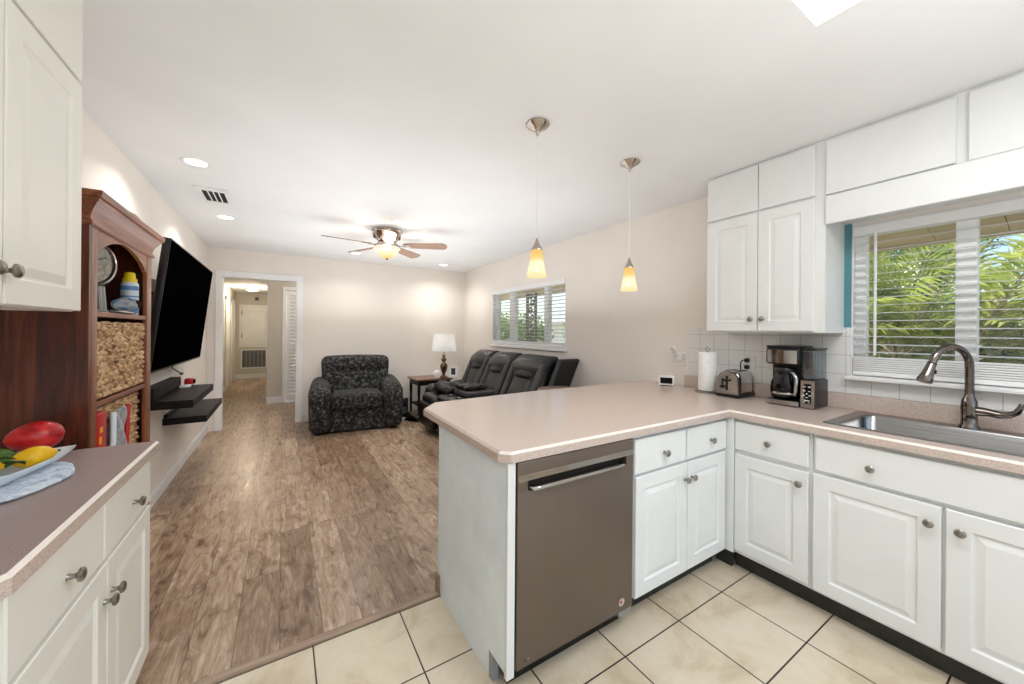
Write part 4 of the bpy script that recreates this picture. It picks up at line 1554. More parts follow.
# ------------------------------------------------------------------ fruit dish on the short worktop
mat_c = (-.716, 1.592)
mt = MB()
rng = random.Random(3)
NA = 72
loops = []
for (rr_, z) in ((0.235, .0), (0.250, .003), (0.252, .007), (0.246, .0105), (.225, .0115), (.16, .011), (.08, .0115), (.01, .0115)):
    lp = []
    for i in range(NA):
        a = 2 * pi * i / NA
        r_ = rr_ * (1 + .012 * sin(9 * a + 1) + .008 * sin(23 * a)) + rng.uniform(-.0015, .0015)
        x = max(XL + .006, mat_c[0] + r_ * .98 * cos(a) * .78)
        lp.append((x, mat_c[1] + r_ * sin(a) * .86, CT + .001 + max(0, z + (.0012 * sin(14 * a + rr_ * 120) if z > .008 else 0))))
    loops.append(lp)
loft(mt, loops)
tag(mt.build('place_mat', MATS['quilt'], smooth=60), 'quilted blue and white mat under the fruit dish', 'place mat')
pc = Vector((-.694, 1.636))
pr_ = R(-8)
dsh = thing('fruit_dish', 'white square dish with upswept corners holding the fruit', 'dish', (pc.x, pc.y, CT + .019))
hx_, hy_ = .118, .155


def sq(s, z, lift, bow):
    lp = []
    for side in range(4):
        c0 = [(-1, -1), (1, -1), (1, 1), (-1, 1)][side]
        c1 = [(-1, -1), (1, -1), (1, 1), (-1, 1)][(side + 1) % 4]
        for k in range(12):
            t_ = k / 12
            u, v = c0[0] + (c1[0] - c0[0]) * t_, c0[1] + (c1[1] - c0[1]) * t_
            e = 1 - 4 * t_ * (1 - t_)          # 1 at the corners, 0 mid-side
            f_ = 1 - bow * (1 - e)
            # round the corner
            cr = 1 - .07 * max(0, e - .6) / .4
            x, y = u * hx_ * s * f_ * cr, v * hy_ * s * f_ * cr
            lp.append((pc.x + x * cos(pr_) - y * sin(pr_), pc.y + x * sin(pr_) + y * cos(pr_), CT + .0150 + z + lift * e))
    return lp


m = MB()
loft(m, [sq(.60, 0, 0, .02), sq(.66, 0, 0, .02), sq(.84, .014, .002, .03), sq(1.0, .032, .008, .05), sq(1.0, .0355, .008, .05), sq(.975, .0345, .008, .05), sq(.82, .0185, .002, .03), sq(.64, .005, 0, .02)])
m.build('bowl', MATS['porcelain'], dsh, smooth=60)


def fruit(name, mat, label, c, ax, L_, rad_, tip=0.0, group=None, parts=None, blunt=.62, belly=0.0, stem=True):
    a = Vector(ax).normalized()
    M_ = frame_to(c, a)
    prof = []
    n = 18
    for i in range(n + 1):
        t_ = i / n
        z = (t_ - .5) * L_
        r_ = rad_ * max(0, sin(pi * t_)) ** blunt * (1 + belly * (t_ - .5))
        if tip and (t_ > .86 or t_ < .10):
            r_ *= .80
        prof.append((max(r_, .0001), z))
    root = thing(name, label, 'fruit', c, group)
    MB().lathe(prof, seg=26, M=M_, cap=False).build('flesh', MATS[mat], root, smooth=80)
    if not stem:
        return root
    e = Vector(c) + a * (L_ / 2 - .002)
    MB().tube([e, e + a * .006], [.0045, .003], 8).build('stem', MATS['leafgreen'], root, smooth=60)
    return root


CF = CT + .015
fruit('mango', 'mango', 'big red mango lying across the top of the dish', (-.668, 1.806, CF + .074), (.92, .39, .05), .124, .047, belly=.22, blunt=.48, stem=False)
fruit('lemon', 'lemon', 'yellow lemon in front of the dish beneath the red mango', (-.622, 1.676, CF + .040), (.86, .48, .12), .094, .029, .5, 'lemons in the dish')
fruit('lemon', 'lemon', 'yellow lemon lowest in the dish beside the green leaves', (-.690, 1.590, CF + .037), (.75, .62, .03), .095, .031, .5, 'lemons in the dish')
fruit('lemon', 'lemon', 'yellow lemon pressed against the stem end of the mango', (-.765, 1.738, CF + .062), (.3, .95, .1), .100, .032, 1, 'lemons in the dish')
fruit('lime', 'leafgreen', 'dark green fruit tucked under the mango between the lemons', (-.706, 1.706, CF + .040), (.8, .6, 0), .085, .027, 1)
lf = MB()
for (c, d, L_, w_) in (((-.672, 1.612, CF + .040), (.9, .42, -.10), .055, .013), ((-.690, 1.640, CF + .046), (.98, .3, -.05), .05, .013), ((-.655, 1.622, CF + .030), (.7, .75, .0), .045, .012)):
    d = Vector(d).normalized()
    s_ = d.cross(Z_).normalized()
    vs = []
    for i in range(9):
        t_ = i / 8
        p = Vector(c) + d * L_ * t_ + Vector((0, 0, .010 * sin(pi * t_) - .004 * t_))
        ww = w_ * sin(pi * min(.97, max(.03, t_))) ** .8
        vs += [p + s_ * ww + Vector((0, 0, .003)), p - Vector((0, 0, .002)), p - s_ * ww + Vector((0, 0, .003)),
               p + s_ * ww + Vector((0, 0, .0042)), p - Vector((0, 0, .0008)), p - s_ * ww + Vector((0, 0, .0042))]
    fs = []
    for i in range(8):
        b = 6 * i
        fs += [(b, b + 1, b + 7, b + 6), (b + 1, b + 2, b + 8, b + 7), (b + 9, b + 10, b + 4, b + 3), (b + 10, b + 11, b + 5, b + 4)]
    lf.add(vs, fs)
tag(lf.build('lemon_leaves', MATS['leafgreen'], smooth=60), 'sprig of green leaves lying among the lemons', 'leaves')

# ------------------------------------------------------------------ television, wall shelves
tvx, tvy = -.635, 3.865
tv = thing('television', 'large black flat television tilted forward on the side wall', 'television', (tvx, tvy, 1.5))
W_, H_ = 1.61, .845
top, bot = Vector((-.590, 0, 1.910)), Vector((-.682, 0, 1.079))
nT = Vector(((top - bot).z, 0, -(top - bot).x)).normalized()
vT = (top - bot).normalized()
ctr_ = (top + bot) / 2 + Vector((0, tvy, 0))
M_ = Matrix((tuple(Y_) + (0,), tuple(vT) + (0,), tuple(nT) + (0,), (0, 0, 0, 1))).transposed()
M_ = Matrix.Translation(ctr_) @ M_
m = MB()
m.rbox((0, 0, -.020), (W_, H_, .036), .006, k=2, M=M_)
m.rbox((0, -.16, -.050), (W_ * .72, H_ * .55, .05), .02, k=2, M=M_)
m.build('case', MATS['black_plastic'], tv, smooth=40)
MB().box(-W_ / 2 + .007, W_ / 2 - .007, -H_ / 2 + .012, H_ / 2 - .007, -.0015, .0006, M=M_).build('screen', MATS['screen'], tv)
m = MB()
for (a, b, c, d) in ((-W_ / 2, W_ / 2, H_ / 2 - .006, H_ / 2), (-W_ / 2, W_ / 2, -H_ / 2, -H_ / 2 + .011), (-W_ / 2, -W_ / 2 + .006, -H_ / 2, H_ / 2), (W_ / 2 - .006, W_ / 2, -H_ / 2, H_ / 2)):
    m.box(a, b, c, d, -.002, .002, M=M_)
m.build('bezel', MATS['black_plastic'], tv)
m = MB()
m.box(XL + .001, XL + .025, tvy - .25, tvy + .25, 1.28, 1.72)
m.box(XL + .02, tvx - .05, tvy - .20, tvy - .16, 1.36, 1.62)
m.box(XL + .02, tvx - .05, tvy + .16, tvy + .20, 1.36, 1.62)
m.build('wall_mount', MATS['black_plastic'], tv)
MB().tube([(-.76, 4.15, 1.12), (-.80, 4.2, 1.06), (-.815, 4.32, 1.005), (-.812, 4.45, .97), (-.80, 4.56, .935)], .006, 8).build('power_cord', MATS['black_plastic'], tv, smooth=60)
m = MB()
m.rbox((-.80, 4.58, .930), (.022, .05, .022), .008)
m.build('plug', MATS['black_plastic'], tv, smooth=60)

s1 = thing('floating_shelf', 'upper dark wall shelf below the television with a raised ledge at its back', 'shelf', (-.7, 4.0, .82), 'dark floating shelves')
MB().box(XL + .001, -.552, 3.53, 4.47, .773, .832, .003, seg=1).build('board', MATS['espresso'], s1)
MB().box(XL + .001, -.765, 3.53, 4.36, .833, .925, .004, seg=1).build('back_ledge', MATS['espresso'], s1)
s2 = thing('floating_shelf', 'lower dark wall shelf set nearer the hall opening', 'shelf', (-.7, 4.6, .58), 'dark floating shelves')
MB().box(XL + .001, -.552, 4.12, 5.07, .545, .602, .003, seg=1).build('board', MATS['espresso'], s2)
MB().box(XL + .001, XL + .02, 4.16, 5.0, .602, .625, .003, seg=1).build('rail', MATS['espresso'], s2)
cs_ = thing('gadget', 'small red gadget standing on the upper dark shelf', 'gadget', (-.72, 4.43, .832))
MB().rbox((-.72, 4.425, .868), (.06, .085, .062), .014, k=3).build('case', MATS['red_card'], cs_, smooth=60)
MB().lathe([(.022, 0), (.022, .012), (.016, .014), (.0001, .014)], seg=16, M=frame_to((-.690, 4.425, .87), (1, 0, 0))).build('lens', MATS['black_gloss'], cs_, smooth=50)
MB().rbox((-.72, 4.425, .8355), (.05, .06, .006), .002).build('foot', MATS['black_plastic'], cs_)
wb_ = tag(MB().rbox((-.725, 4.30, .843), (.07, .10, .018), .004).build('white_box', MATS['white_plastic'], smooth=40), 'small flat white box beside the red gadget on the upper shelf', 'box')
o2 = thing('wall_outlet', 'white wall outlet below the lower dark shelf', 'outlet', (XL, 4.67, .5))
MB().rbox((XL + .003, 4.67, .44), (.006, .075, .118), .003).build('plate', MATS['white_plastic'], o2, smooth=40)
for dz in (-.022, .022):
    MB().box(XL + .0055, XL + .0068, 4.655, 4.685, .44 + dz - .014, .44 + dz + .014).build('socket', MATS['grey_plastic'], o2)

# ------------------------------------------------------------------ armchair
ac = thing('armchair', 'wide black mottled plush armchair against the back wall', 'armchair', (0.905, 5.610, 0), rz=R(-6.5), local=True)
W2, D2 = 1.15, .88
yF = -.445            # front


def arm_fn(sgn):
    def fn(x, y, z):
        t_ = (y + .40) / .80                      # 0 front .. 1 back
        up = max(0, (z + .29) / .58)
        z2 = z - .055 * (1 - min(1, t_ / .55)) ** 2 * up + .02 * t_ * up
        y2 = y - .03 * sin(pi * up) * (1 if t_ < .3 else 0)
        x2 = x + sgn * .012 * up
        return (x2, y2, z2)
    return fn


for sgn in (-1, 1):
    MB().rbox((sgn * (W2 / 2 - .128), .0, .330), (.256, .86, .64), .105, k=5, n=(2, 6, 5), fn=arm_fn(sgn)).build('arm', MATS['chenille'], ac, smooth=80)
MB().rbox((0, .03, .175), (W2 - .46, .78, .33), .03, k=3, n=(3, 3, 2)).build('base', MATS['chenille'], ac, smooth=60)
MB().rbox((0, -.10, .405), (W2 - .495, .66, .19), .06, k=4, n=(5, 5, 2), fn=lambda x, y, z: (x, y - .02 * (1 - (x / .3) ** 2), z + .02 * (1 - (x / .32) ** 2) * (1 if z > 0 else 0))).build('seat_cushion', MATS['chenille'], ac, smooth=80)


def backfn(x, y, z):
    zz = z / .26
    seam = .028 * math.exp(-((z - .055) / .022) ** 2) if y < 0 else 0
    puff = .03 * (1 - (x / .42) ** 2) if y < 0 else 0
    flare = 1 + .03 * max(0, zz)
    return (x * flare, y + .22 * (z + .26) * .62 - puff + seam, z + .014 * (1 - (x / .4) ** 2) * (1 if z > .1 else 0))


MB().rbox((0, .17, .715), (.90, .22, .52), .085, k=4, n=(10, 2, 12), fn=backfn).build('back_cushion', MATS['chenille'], ac, smooth=80)
MB().rbox((0, .36, .42), (W2 - .36, .14, .72), .05, k=3, n=(2, 2, 2), fn=lambda x, y, z: (x, y + .06 * (z + .4), z)).build('back_frame', MATS['chenille'], ac, smooth=60)
for (a, b) in ((-1, -1), (1, -1), (1, 1), (-1, 1)):
    MB().lathe([(.022, 0), (.03, .06)], (a * (W2 / 2 - .09), b * .35, 0), 12).build('foot', MATS['black_plastic'], ac)

# ------------------------------------------------------------------ reclining sofa with console, seen over the peninsula
sf = thing('recliner_sofa', 'black leather reclining sofa with middle console under the living room window', 'sofa', (2.2, 4.0, 0))
A0, A1 = 2.93, 5.12
SF0, SF1 = 1.66, 2.76


def sarm(y0, y1):
    def fn(x, y, z):
        t_ = (x + .50) / 1.0            # 0 front .. 1 back
        up = max(0, (z + .25) / .5)
        return (x + .06 * up * (1 - t_), y, z + .05 * up * t_)
    return MB().rbox(((SF0 + 2.66) / 2, (y0 + y1) / 2, .315), (1.0, y1 - y0, .56), .085, k=5, n=(4, 1, 4), fn=fn)


sarm(4.90, A1).build('arm', MATS['leather_black'], sf, smooth=80)
sarm(A0, 3.12).build('arm', MATS['leather_black'], sf, smooth=80)
MB().rbox((2.22, (A0 + A1) / 2, .16), (.92, A1 - A0 - .3, .22), .03).build('base', MATS['leather_black'], sf, smooth=60)
seats = [(4.40, 4.90), (3.12, 3.80)]
for (a, b) in seats:
    MB().rbox((1.93, (a + b) / 2, .40), (.66, b - a - .01, .20), .075, k=4, n=(5, 5, 2), fn=lambda x, y, z: (x, y, z + .03 * cos(x * 3) * (1 if z > 0 else 0))).build('seat', MATS['leather_black'], sf, smooth=80)
    MB().rbox((1.62, (a + b) / 2, .26), (.11, b - a - .01, .32), .05, k=4, n=(1, 3, 3)).build('footrest', MATS['leather_black'], sf, smooth=80)
backs = [(4.40, 4.93, .0), (3.83, 4.38, .0), (3.14, 3.80, .0)]
for (a, b, dz) in backs:
    w_ = b - a

    def bfn(x, y, z, w_=w_):
        zz = (z + .33) / .66
        puff = .035 * max(0, 1 - (2 * y / w_) ** 2) if x < 0 else 0
        roll = .045 * math.exp(-((zz - .83) / .12) ** 2) if x < 0 else 0
        return (x + .40 * zz * .78 - puff - roll, y, z)
    bk = MB().rbox((2.235, (a + b) / 2, .745), (.19, w_ - .012, .67), .075, k=4, n=(2, 6, 12), fn=bfn).build('backrest', MATS['leather_black'], sf, smooth=80)

    def pfn(x, y, z, w_=w_):
        return (x + .47 * (z + .12) * .95 - .03 * max(0, 1 - (2 * y / (w_ * .62)) ** 2) * (1 if x < 0 else 0), y * (1 + .10 * z / .12), z)
    MB().rbox((2.372, (a + b) / 2, .940), (.15, w_ * .68, .25), .06, k=4, n=(2, 5, 4), fn=pfn).build('head_pillow', MATS['leather_black'], bk, smooth=80)

    def gfn(x, y, z, w_=w_):
        return (x + .46 * (z + .15), y, z)
    MB().rbox((2.188, (a + b) / 2, .67), (.05, w_ * .56, .30), .02, k=3, n=(1, 4, 4), fn=gfn).build('lumbar_panel', MATS['leather_grey'], bk, smooth=80)
    # padded wing strips either side
    for sg in (-1, 1):
        yy = (a + b) / 2 + sg * (w_ / 2 - .055)
        MB().rbox((2.145, yy, .72), (.10, .085, .58), .035, k=3, n=(1, 1, 6), fn=lambda x, y, z: (x + .47 * (z + .29), y, z)).build('wing', MATS['leather_grey'], bk, smooth=80)
# outer wing of the nearest backrest
MB().rbox((2.36, 3.10, .735), (.30, .075, .64), .035, k=4, n=(3, 1, 6), fn=lambda x, y, z: (x + .50 * (z + .32), y - .0, z)).build('side_wing', MATS['leather_black'], sf, smooth=80)
cn = MB().rbox((1.96, 4.10, .42), (.66, .56, .28), .05, k=4, n=(3, 3, 2)).build('console', MATS['leather_black'], sf, smooth=80)
MB().rbox((2.05, 4.10, .595), (.42, .46, .07), .02, k=3).build('tray', MATS['leather_grey'], cn, smooth=60)
m = MB()
for dy in (-.12, .12):
    m.lathe([(.043, 0), (.043, .006), (.037, .006), (.036, .002), (.0001, .002)], (1.76, 4.10 + dy, .562), 18)
m.build('cup_holders', MATS['steel'], cn, smooth=40)
crumple('jacket', 'jacket_cloth', (1.93, 4.60, .595), (.40, .50, .10), 'crumpled black jacket thrown over the far sofa seat', 'jacket', 9, .7)
crumple('blanket', 'jacket_cloth', (2.0, 4.18, .664), (.30, .34, .045), 'folded black cloth on the sofa console tray', 'cloth', 14, .7)

# ------------------------------------------------------------------ side table, lamp and small things on it
et = thing('side_table', 'dark side table with a brown wooden top between armchair and sofa', 'side table', (2.03, 5.83, 0))
ex0, ex1, ey0, ey1, ez = 1.765, 2.36, 5.58, 6.10, .592
MB().box(ex0, ex1, ey0, ey1, ez - .028, ez, .006).build('top', MATS['table_wood'], et, smooth=40)
MB().box(ex0 + .03, ex1 - .03, ey0 + .03, ey1 - .03, ez - .10, ez - .029).build('apron', MATS['espresso'], et)
for (a, b) in ((ex0 + .05, ey0 + .05), (ex1 - .05, ey0 + .05), (ex1 - .05, ey1 - .05), (ex0 + .05, ey1 - .05)):
    MB().lathe([(.012, 0), (.015, .02), (.018, .10), (.022, .20), (.018, .30), (.021, .36), (.024, .40), (.024, ez - .09)], (a, b, 0), 12).build('leg', MATS['espresso'], et, smooth=50)
MB().box(ex0 + .05, ex1 - .05, ey0 + .05, ey1 - .05, .16, .18).build('lower_shelf', MATS['espresso'], et)

lx_, ly_ = 2.232, 5.66
tb = thing('table_lamp', 'table lamp with white drum shade and turned bronze base', 'lamp', (lx_, ly_, ez))
prof = [(.062, 0), (.066, .008), (.058, .018), (.030, .030), (.022, .05), (.026, .075), (.045, .12), (.058, .165), (.060, .195), (.048, .225), (.028, .245), (.022, .255), (.040, .275), (.044, .295), (.030, .320), (.016, .335), (.026, .352), (.026, .365), (.012, .380), (.010, .43)]
MB().lathe(prof, (lx_, ly_, ez + .0005), 28).build('base', MATS['bronze'], tb, smooth=60)
MB().tube([(lx_, ly_, ez + .42), (lx_, ly_, ez + .70)], .004, 8).build('harp', MATS['bronze'], tb)
MB().lathe([(.196, .430), (.198, .432), (.168, .705), (.166, .705), (.194, .430)], (lx_, ly_, ez), 36, cap=False).build('shade', MATS['lamp_shade_cloth'], tb, smooth=50)
rc_ = thing('table_ornament', 'round white disc standing on the side table beside the lamp', 'ornament', (2.10, 5.61, ez))
M_ = frame_to((2.105, 5.62, ez + .066), (-.33, -.94, .1))
MB().lathe([(.040, -.018), (.060, -.014), (.064, 0), (.060, .012), (.045, .016), (.0001, .017)], seg=28, M=M_).build('disc', MATS['white_plastic'], rc_, smooth=60)
MB().rbox((2.105, 5.63, ez + .005), (.06, .045, .009), .003).build('foot', MATS['white_plastic'], rc_, smooth=40)
pf = thing('picture_frame', 'small white picture frame with a dark centre at the foot of the lamp', 'picture frame', (2.372, 5.600, ez + .0005), rz=R(-20), local=True)
fm = Matrix.Rotation(R(-8), 4, 'X')
m = MB()
for (a, b, c, d) in ((-.072, .072, .150, .19), (-.072, .072, .003, .045), (-.072, -.034, .045, .15), (.034, .072, .045, .15)):
    m.box(a, b, -.008, .008, c, d, M=fm)
m.build('border', MATS['white_plastic'], pf)
MB().box(-.036, .036, -.002, .004, .043, .152, M=fm).build('picture', MATS['black_plastic'], pf)
MB().box(-.01, .01, .012, .075, .002, .006).build('strut', MATS['white_plastic'], pf)


def shoe(label, loc, rz, tilt=0):
    s = thing('shoe', label, 'shoe', loc, 'black shoes on the floor', rz=rz, local=True)

    def fn(x, y, z):
        t_ = (y + .14) / .28
        h = 1 - .55 * max(0, (t_ - .35) / .65)
        w_ = .85 + .3 * sin(pi * t_) - .15 * t_
        return (x * w_, y, (z + .05) * h - .05)
    u = MB().rbox((0, 0, .075), (.095, .28, .10), .035, k=4, n=(2, 6, 2), fn=fn).build('upper', MATS['jacket_cloth'], s, smooth=80)
    MB().rbox((0, 0, .012), (.10, .29, .024), .010, k=3, n=(1, 4, 1), fn=lambda x, y, z: (x * (.85 + .25 * sin(pi * (y + .145) / .29)), y, z)).build('sole', MATS['black_plastic'], s, smooth=60)
    m = MB()
    for k in range(4):
        yy = -.03 + k * .03
        m.tube([(-.03, yy, .125 - .022 * k), (0, yy + .006, .132 - .022 * k), (.03, yy, .125 - .022 * k)], .003, 6)
    m.build('laces', MATS['grey_cloth'], u)
    return s


shoe('black shoe beside the armchair arm, nearest the armchair', (1.652, 5.835, .001), R(165))
shoe('black shoe next to the side table leg, toe towards the room', (1.672, 5.47, .001), R(205))
crumple('backpack', 'jacket_cloth', (1.665, 6.07, .12), (.20, .17, .23), 'slumped black bag on the floor behind the black shoes', 'bag', 21, .3)
tag(MB().rbox((1.575, 5.60, .016), (.07, .05, .03), .01, k=3).build('white_sock', MATS['paper'], smooth=60), 'small scrap of white cloth on the floor by the armchair', 'cloth')
oc = thing('wall_outlet', 'white wall outlet low on the back wall beside the armchair', 'outlet', (1.62, YB, .36))
MB().rbox((1.62, YB - .003, .36), (.075, .006, .118), .003).build('plate', MATS['white_plastic'], oc, smooth=40)
MB().tube([(1.62, YB - .008, .345), (1.62, YB - .03, .34), (1.64, YB - .035, .28), (1.67, YB - .03, .16), (1.70, YB - .04, .02), (1.74, YB - .08, .008)], .005, 8).build('cord', MATS['black_plastic'], oc, smooth=60)

# stool behind the peninsula
stx, sty = 2.222, 2.70
sl = thing('bar_stool', 'round brown bar stool tucked behind the peninsula near the wall', 'stool', (stx, sty, 0))
MB().lathe([(.17, -.036), (.205, -.030), (.212, -.012), (.205, 0), (.16, .002), (.0001, -.002)], (stx, sty, .813), 40).build('seat', MATS['stool_wood'], sl, smooth=50)
for k in range(4):
    a = pi / 4 + k * pi / 2
    MB().tube([(stx + .12 * cos(a), sty + .12 * sin(a), .782), (stx + .20 * cos(a), sty + .20 * sin(a), 0.003)], [.018, .016], 10).build('leg', MATS['stool_wood'], sl, smooth=60)
rp = [(stx + .172 * cos(2 * pi * i / 32), sty + .172 * sin(2 * pi * i / 32), .28) for i in range(33)]
MB().tube(rp, .009, 8).build('foot_ring', MATS['knob_metal'], sl, smooth=60)

# ------------------------------------------------------------------ ceiling: fan, pendants, downlights, vent
FX, FY = .950, 4.070
fan = thing('ceiling_fan', 'five-blade ceiling fan with a lit glass bowl and nickel housing', 'ceiling fan', (FX, FY, ZC))
MB().lathe([(.150, 0), (.158, -.010), (.156, -.020), (.140, -.026), (.132, -.060), (.112, -.105), (.092, -.128), (.080, -.135), (.0001, -.136)], (FX, FY, ZC - .0005), 40).build('housing', MATS['nickel'], fan, smooth=50)
m = MB()
for k in range(5):
    a = R(186 + 36 + 72 * k)
    m.rbox((0, 0, 0), (.016, .07, .06), .008, k=2, M=Matrix.Translation((FX + .131 * cos(a), FY + .131 * sin(a), ZC - .062)) @ Matrix.Rotation(a, 4, 'Z'))
m.build('vent_slots', MATS['bronze'], fan, smooth=40)
MB().lathe([(.085, -.135), (.105, -.146), (.108, -.160), (.090, -.172), (.0001, -.173)], (FX, FY, ZC), 32).build('hub', MATS['nickel'], fan, smooth=50)
BZ = ZC - .168
for k in range(5):
    a = R(187 + 72 * k)
    Mb = Matrix.Translation((FX, FY, BZ)) @ Matrix.Rotation(a, 4, 'Z') @ Matrix.Rotation(R(-13), 4, 'X')
    m = MB()
    n = 20
    up, lo = [], []
    for i in range(n + 1):
        t_ = i / n
        x = .175 + t_ * .465
        w_ = (.050 + .022 * t_) * (1 if t_ < .88 else math.sqrt(max(0, 1 - ((t_ - .88) / .125) ** 2)))
        if t_ < .08: w_ *= .75 + 3.1 * t_
        up.append((x, w_))
        lo.append((x, -w_))
    outl = lo + list(reversed(up))
    m.prism(outl, 2, -.004, .004, M=Mb)
    bl = m.build('blade', MATS['blade_wood'], fan)
    b_ = MB()
    b_.tube([Mb @ Vector((.09, .0, .006)), Mb @ Vector((.14, .0, -.010)), Mb @ Vector((.20, 0, -.008))], [.016, .013, .018], 8, flat=.5)
    b_.rbox((.215, 0, -.007), (.07, .075, .006), .003, k=2, M=Mb)
    b_.build('blade_iron', MATS['nickel'], bl, smooth=50)
MB().lathe([(.128, -.182), (.134, -.190), (.128, -.210), (.108, -.245), (.075, -.280), (.035, -.303), (.012, -.309)], (FX, FY, ZC), 36, cap=False).build('glass_bowl', MATS['fan_bowl_glass'], fan, smooth=60)
MB().lathe([(.118, -.173), (.135, -.178), (.136, -.188), (.128, -.190)], (FX, FY, ZC), 36, cap=False).build('fitter', MATS['nickel'], fan, smooth=50)
MB().lathe([(.014, -.306), (.016, -.312), (.009, -.320), (.0001, -.326)], (FX, FY, ZC), 16).build('finial', MATS['bronze'], fan, smooth=50)
add_light('table_lamp_bulb', 'POINT', (lx_, ly_, ez + .58), 2.5, (1, .95, .88), shadow_soft_size=.03)
add_light('fan_lamp', 'POINT', (FX, FY, ZC - .225), 30, (1, .90, .76), shadow_soft_size=.06)

for (x, y, zt, zb, lab) in ((1.120, 1.557, 1.776, 1.636, 'pendant lamp with amber glass shade over the dishwasher end of the peninsula'),
                            (1.863, 1.588, 1.762, 1.616, 'pendant lamp with amber glass shade over the wall end of the peninsula')):
    p = thing('pendant_lamp', lab, 'pendant lamp', (x, y, ZC), 'amber pendant lamps over the peninsula')
    MB().lathe([(.060, 0), (.062, -.006), (.056, -.014), (.034, -.026), (.014, -.040), (.007, -.052), (.006, -.062)], (x, y, ZC - .0005), 32).build('canopy', MATS['nickel'], p, smooth=50)
    MB().tube([(x, y, ZC - .05), (x, y, zt + .045)], .0024, 8).build('cord', MATS['white_plastic'], p, smooth=60)
    MB().lathe([(.0035, .062), (.006, .055), (.009, .044), (.020, .020), (.030, .004), (.030, -.002)], (x, y, zt), 28).build('cap', MATS['nickel'], p, smooth=50)
    h = zt - zb
    sh_ = MB().lathe([(.028, 0), (.031, -.004), (.0335, -h * .3), (.044, -h * .7), (.0525, -h + .004), (.052, -h), (.049, -h + .002), (.042, -h * .7), (.031, -h * .3), (.026, -.004)], (x, y, zt), 32, cap=False)
    ob = sh_.build('shade', MATS['pendant_glass'], p, smooth=60)
    ob.data.transform(Matrix.Translation((0, 0, ZC - zb)))
    ob.location = (0, 0, -(ZC - zb))
    MB().lathe([(.0001, -h * .42), (.014, -h * .50), (.017, -h * .62), (.012, -h * .74), (.0001, -h * .78)], (x, y, zt), 16).build('bulb', emissive('bulb_glow', (255, 244, 214), 2.2) if 'bulb_glow' not in MATS else MATS['bulb_glow'], p, smooth=60)
    add_light('pendant_glow', 'POINT', (x, y, zb + .03), 2.2, (1, .82, .58), shadow_soft_size=.02)

for (x, y, lab) in ((-.482, 3.118, 'round recessed ceiling light before the air vent, closest to the bookcase'),
                    (-.469, 4.491, 'round recessed ceiling light beyond the air vent along the television wall'),
                    (.869, 5.532, 'round recessed ceiling light beyond the fan blades near the back wall'),
                    (2.237, 5.721, 'round recessed ceiling light in the corner above the table lamp')):
    t = thing('recessed_light', lab, 'ceiling light', (x, y, ZC), 'round recessed ceiling lights')
    MB().lathe([(.058, -.0015), (.080, -.003), (.084, -.0005)], (x, y, ZC), 32, cap=False).build('ring', MATS['trim_white'], t, smooth=50)
    MB().lathe([(.060, -.0012), (.0001, -.0014)], (x, y, ZC), 32, cap=False).build('lens', MATS['downlight_lens'], t)
    add_light('downlight', 'AREA', (x, y, ZC - .012), 5.0, (1, .96, .91), shape='DISK', size=.11, spread=R(140))
# air vent
vt = thing('ceiling_vent', 'white ceiling air vent with dark slots between two recessed lights', 'vent', (-.46, 3.82, ZC))
v0x, v1x, v0y, v1y = -.575, -.362, 3.60, 4.04
m = MB()
m.box(v0x, v1x, v0y, v0y + .08, ZC - .008, ZC - .0005)
m.box(v0x, v1x, v1y - .08, v1y, ZC - .008, ZC - .0005)
m.box(v0x, v0x + .035, v0y + .08, v1y - .08, ZC - .008, ZC - .0005)
m.box(v1x - .035, v1x, v0y + .08, v1y - .08, ZC - .008, ZC - .0005)
m.build('frame', MATS['trim_white'], vt)
MB().box(v0x + .035, v1x - .035, v0y + .08, v1y - .08, ZC - .003, ZC - .0006).build('duct', MATS['dark_void'], vt)
for i in range(3):
    x = v0x + .068 + i * .034
    MB().box(x, x + .009, v0y + .08, v1y - .08, ZC - .0075, ZC - .0032).build('blade', MATS['trim_white'], vt)
# ------------------------------------------------------------------ outside the windows
gmesh = MB().box(2.99, 40, -25, 40, -.25, -.15)
struct('ground', gmesh, 'ground_soil')
ev = MB()
for i in range(60):
    y0 = -3 + i * .30
    a, b = (3.0, 2.16), (3.78, 1.985)
    y1 = y0 + .296
    ev.add([(a[0], y0, a[1]), (b[0], y0, b[1]), (b[0], y1, b[1]), (a[0], y1, a[1]), (a[0], y0, a[1] + .02), (b[0], y0, b[1] + .02), (b[0], y1, b[1] + .02), (a[0], y1, a[1] + .02)],
           [(3, 2, 1, 0), (4, 5, 6, 7), (0, 1, 5, 4), (1, 2, 6, 5), (2, 3, 7, 6), (3, 0, 4, 7)])
ev.box(3.0, 3.80, -3, 15, 2.40, 2.46)
ev.box(3.76, 3.80, -3, 15, 1.97, 2.42)
struct('eave', ev, 'eave_paint')

LR = random.Random(11)


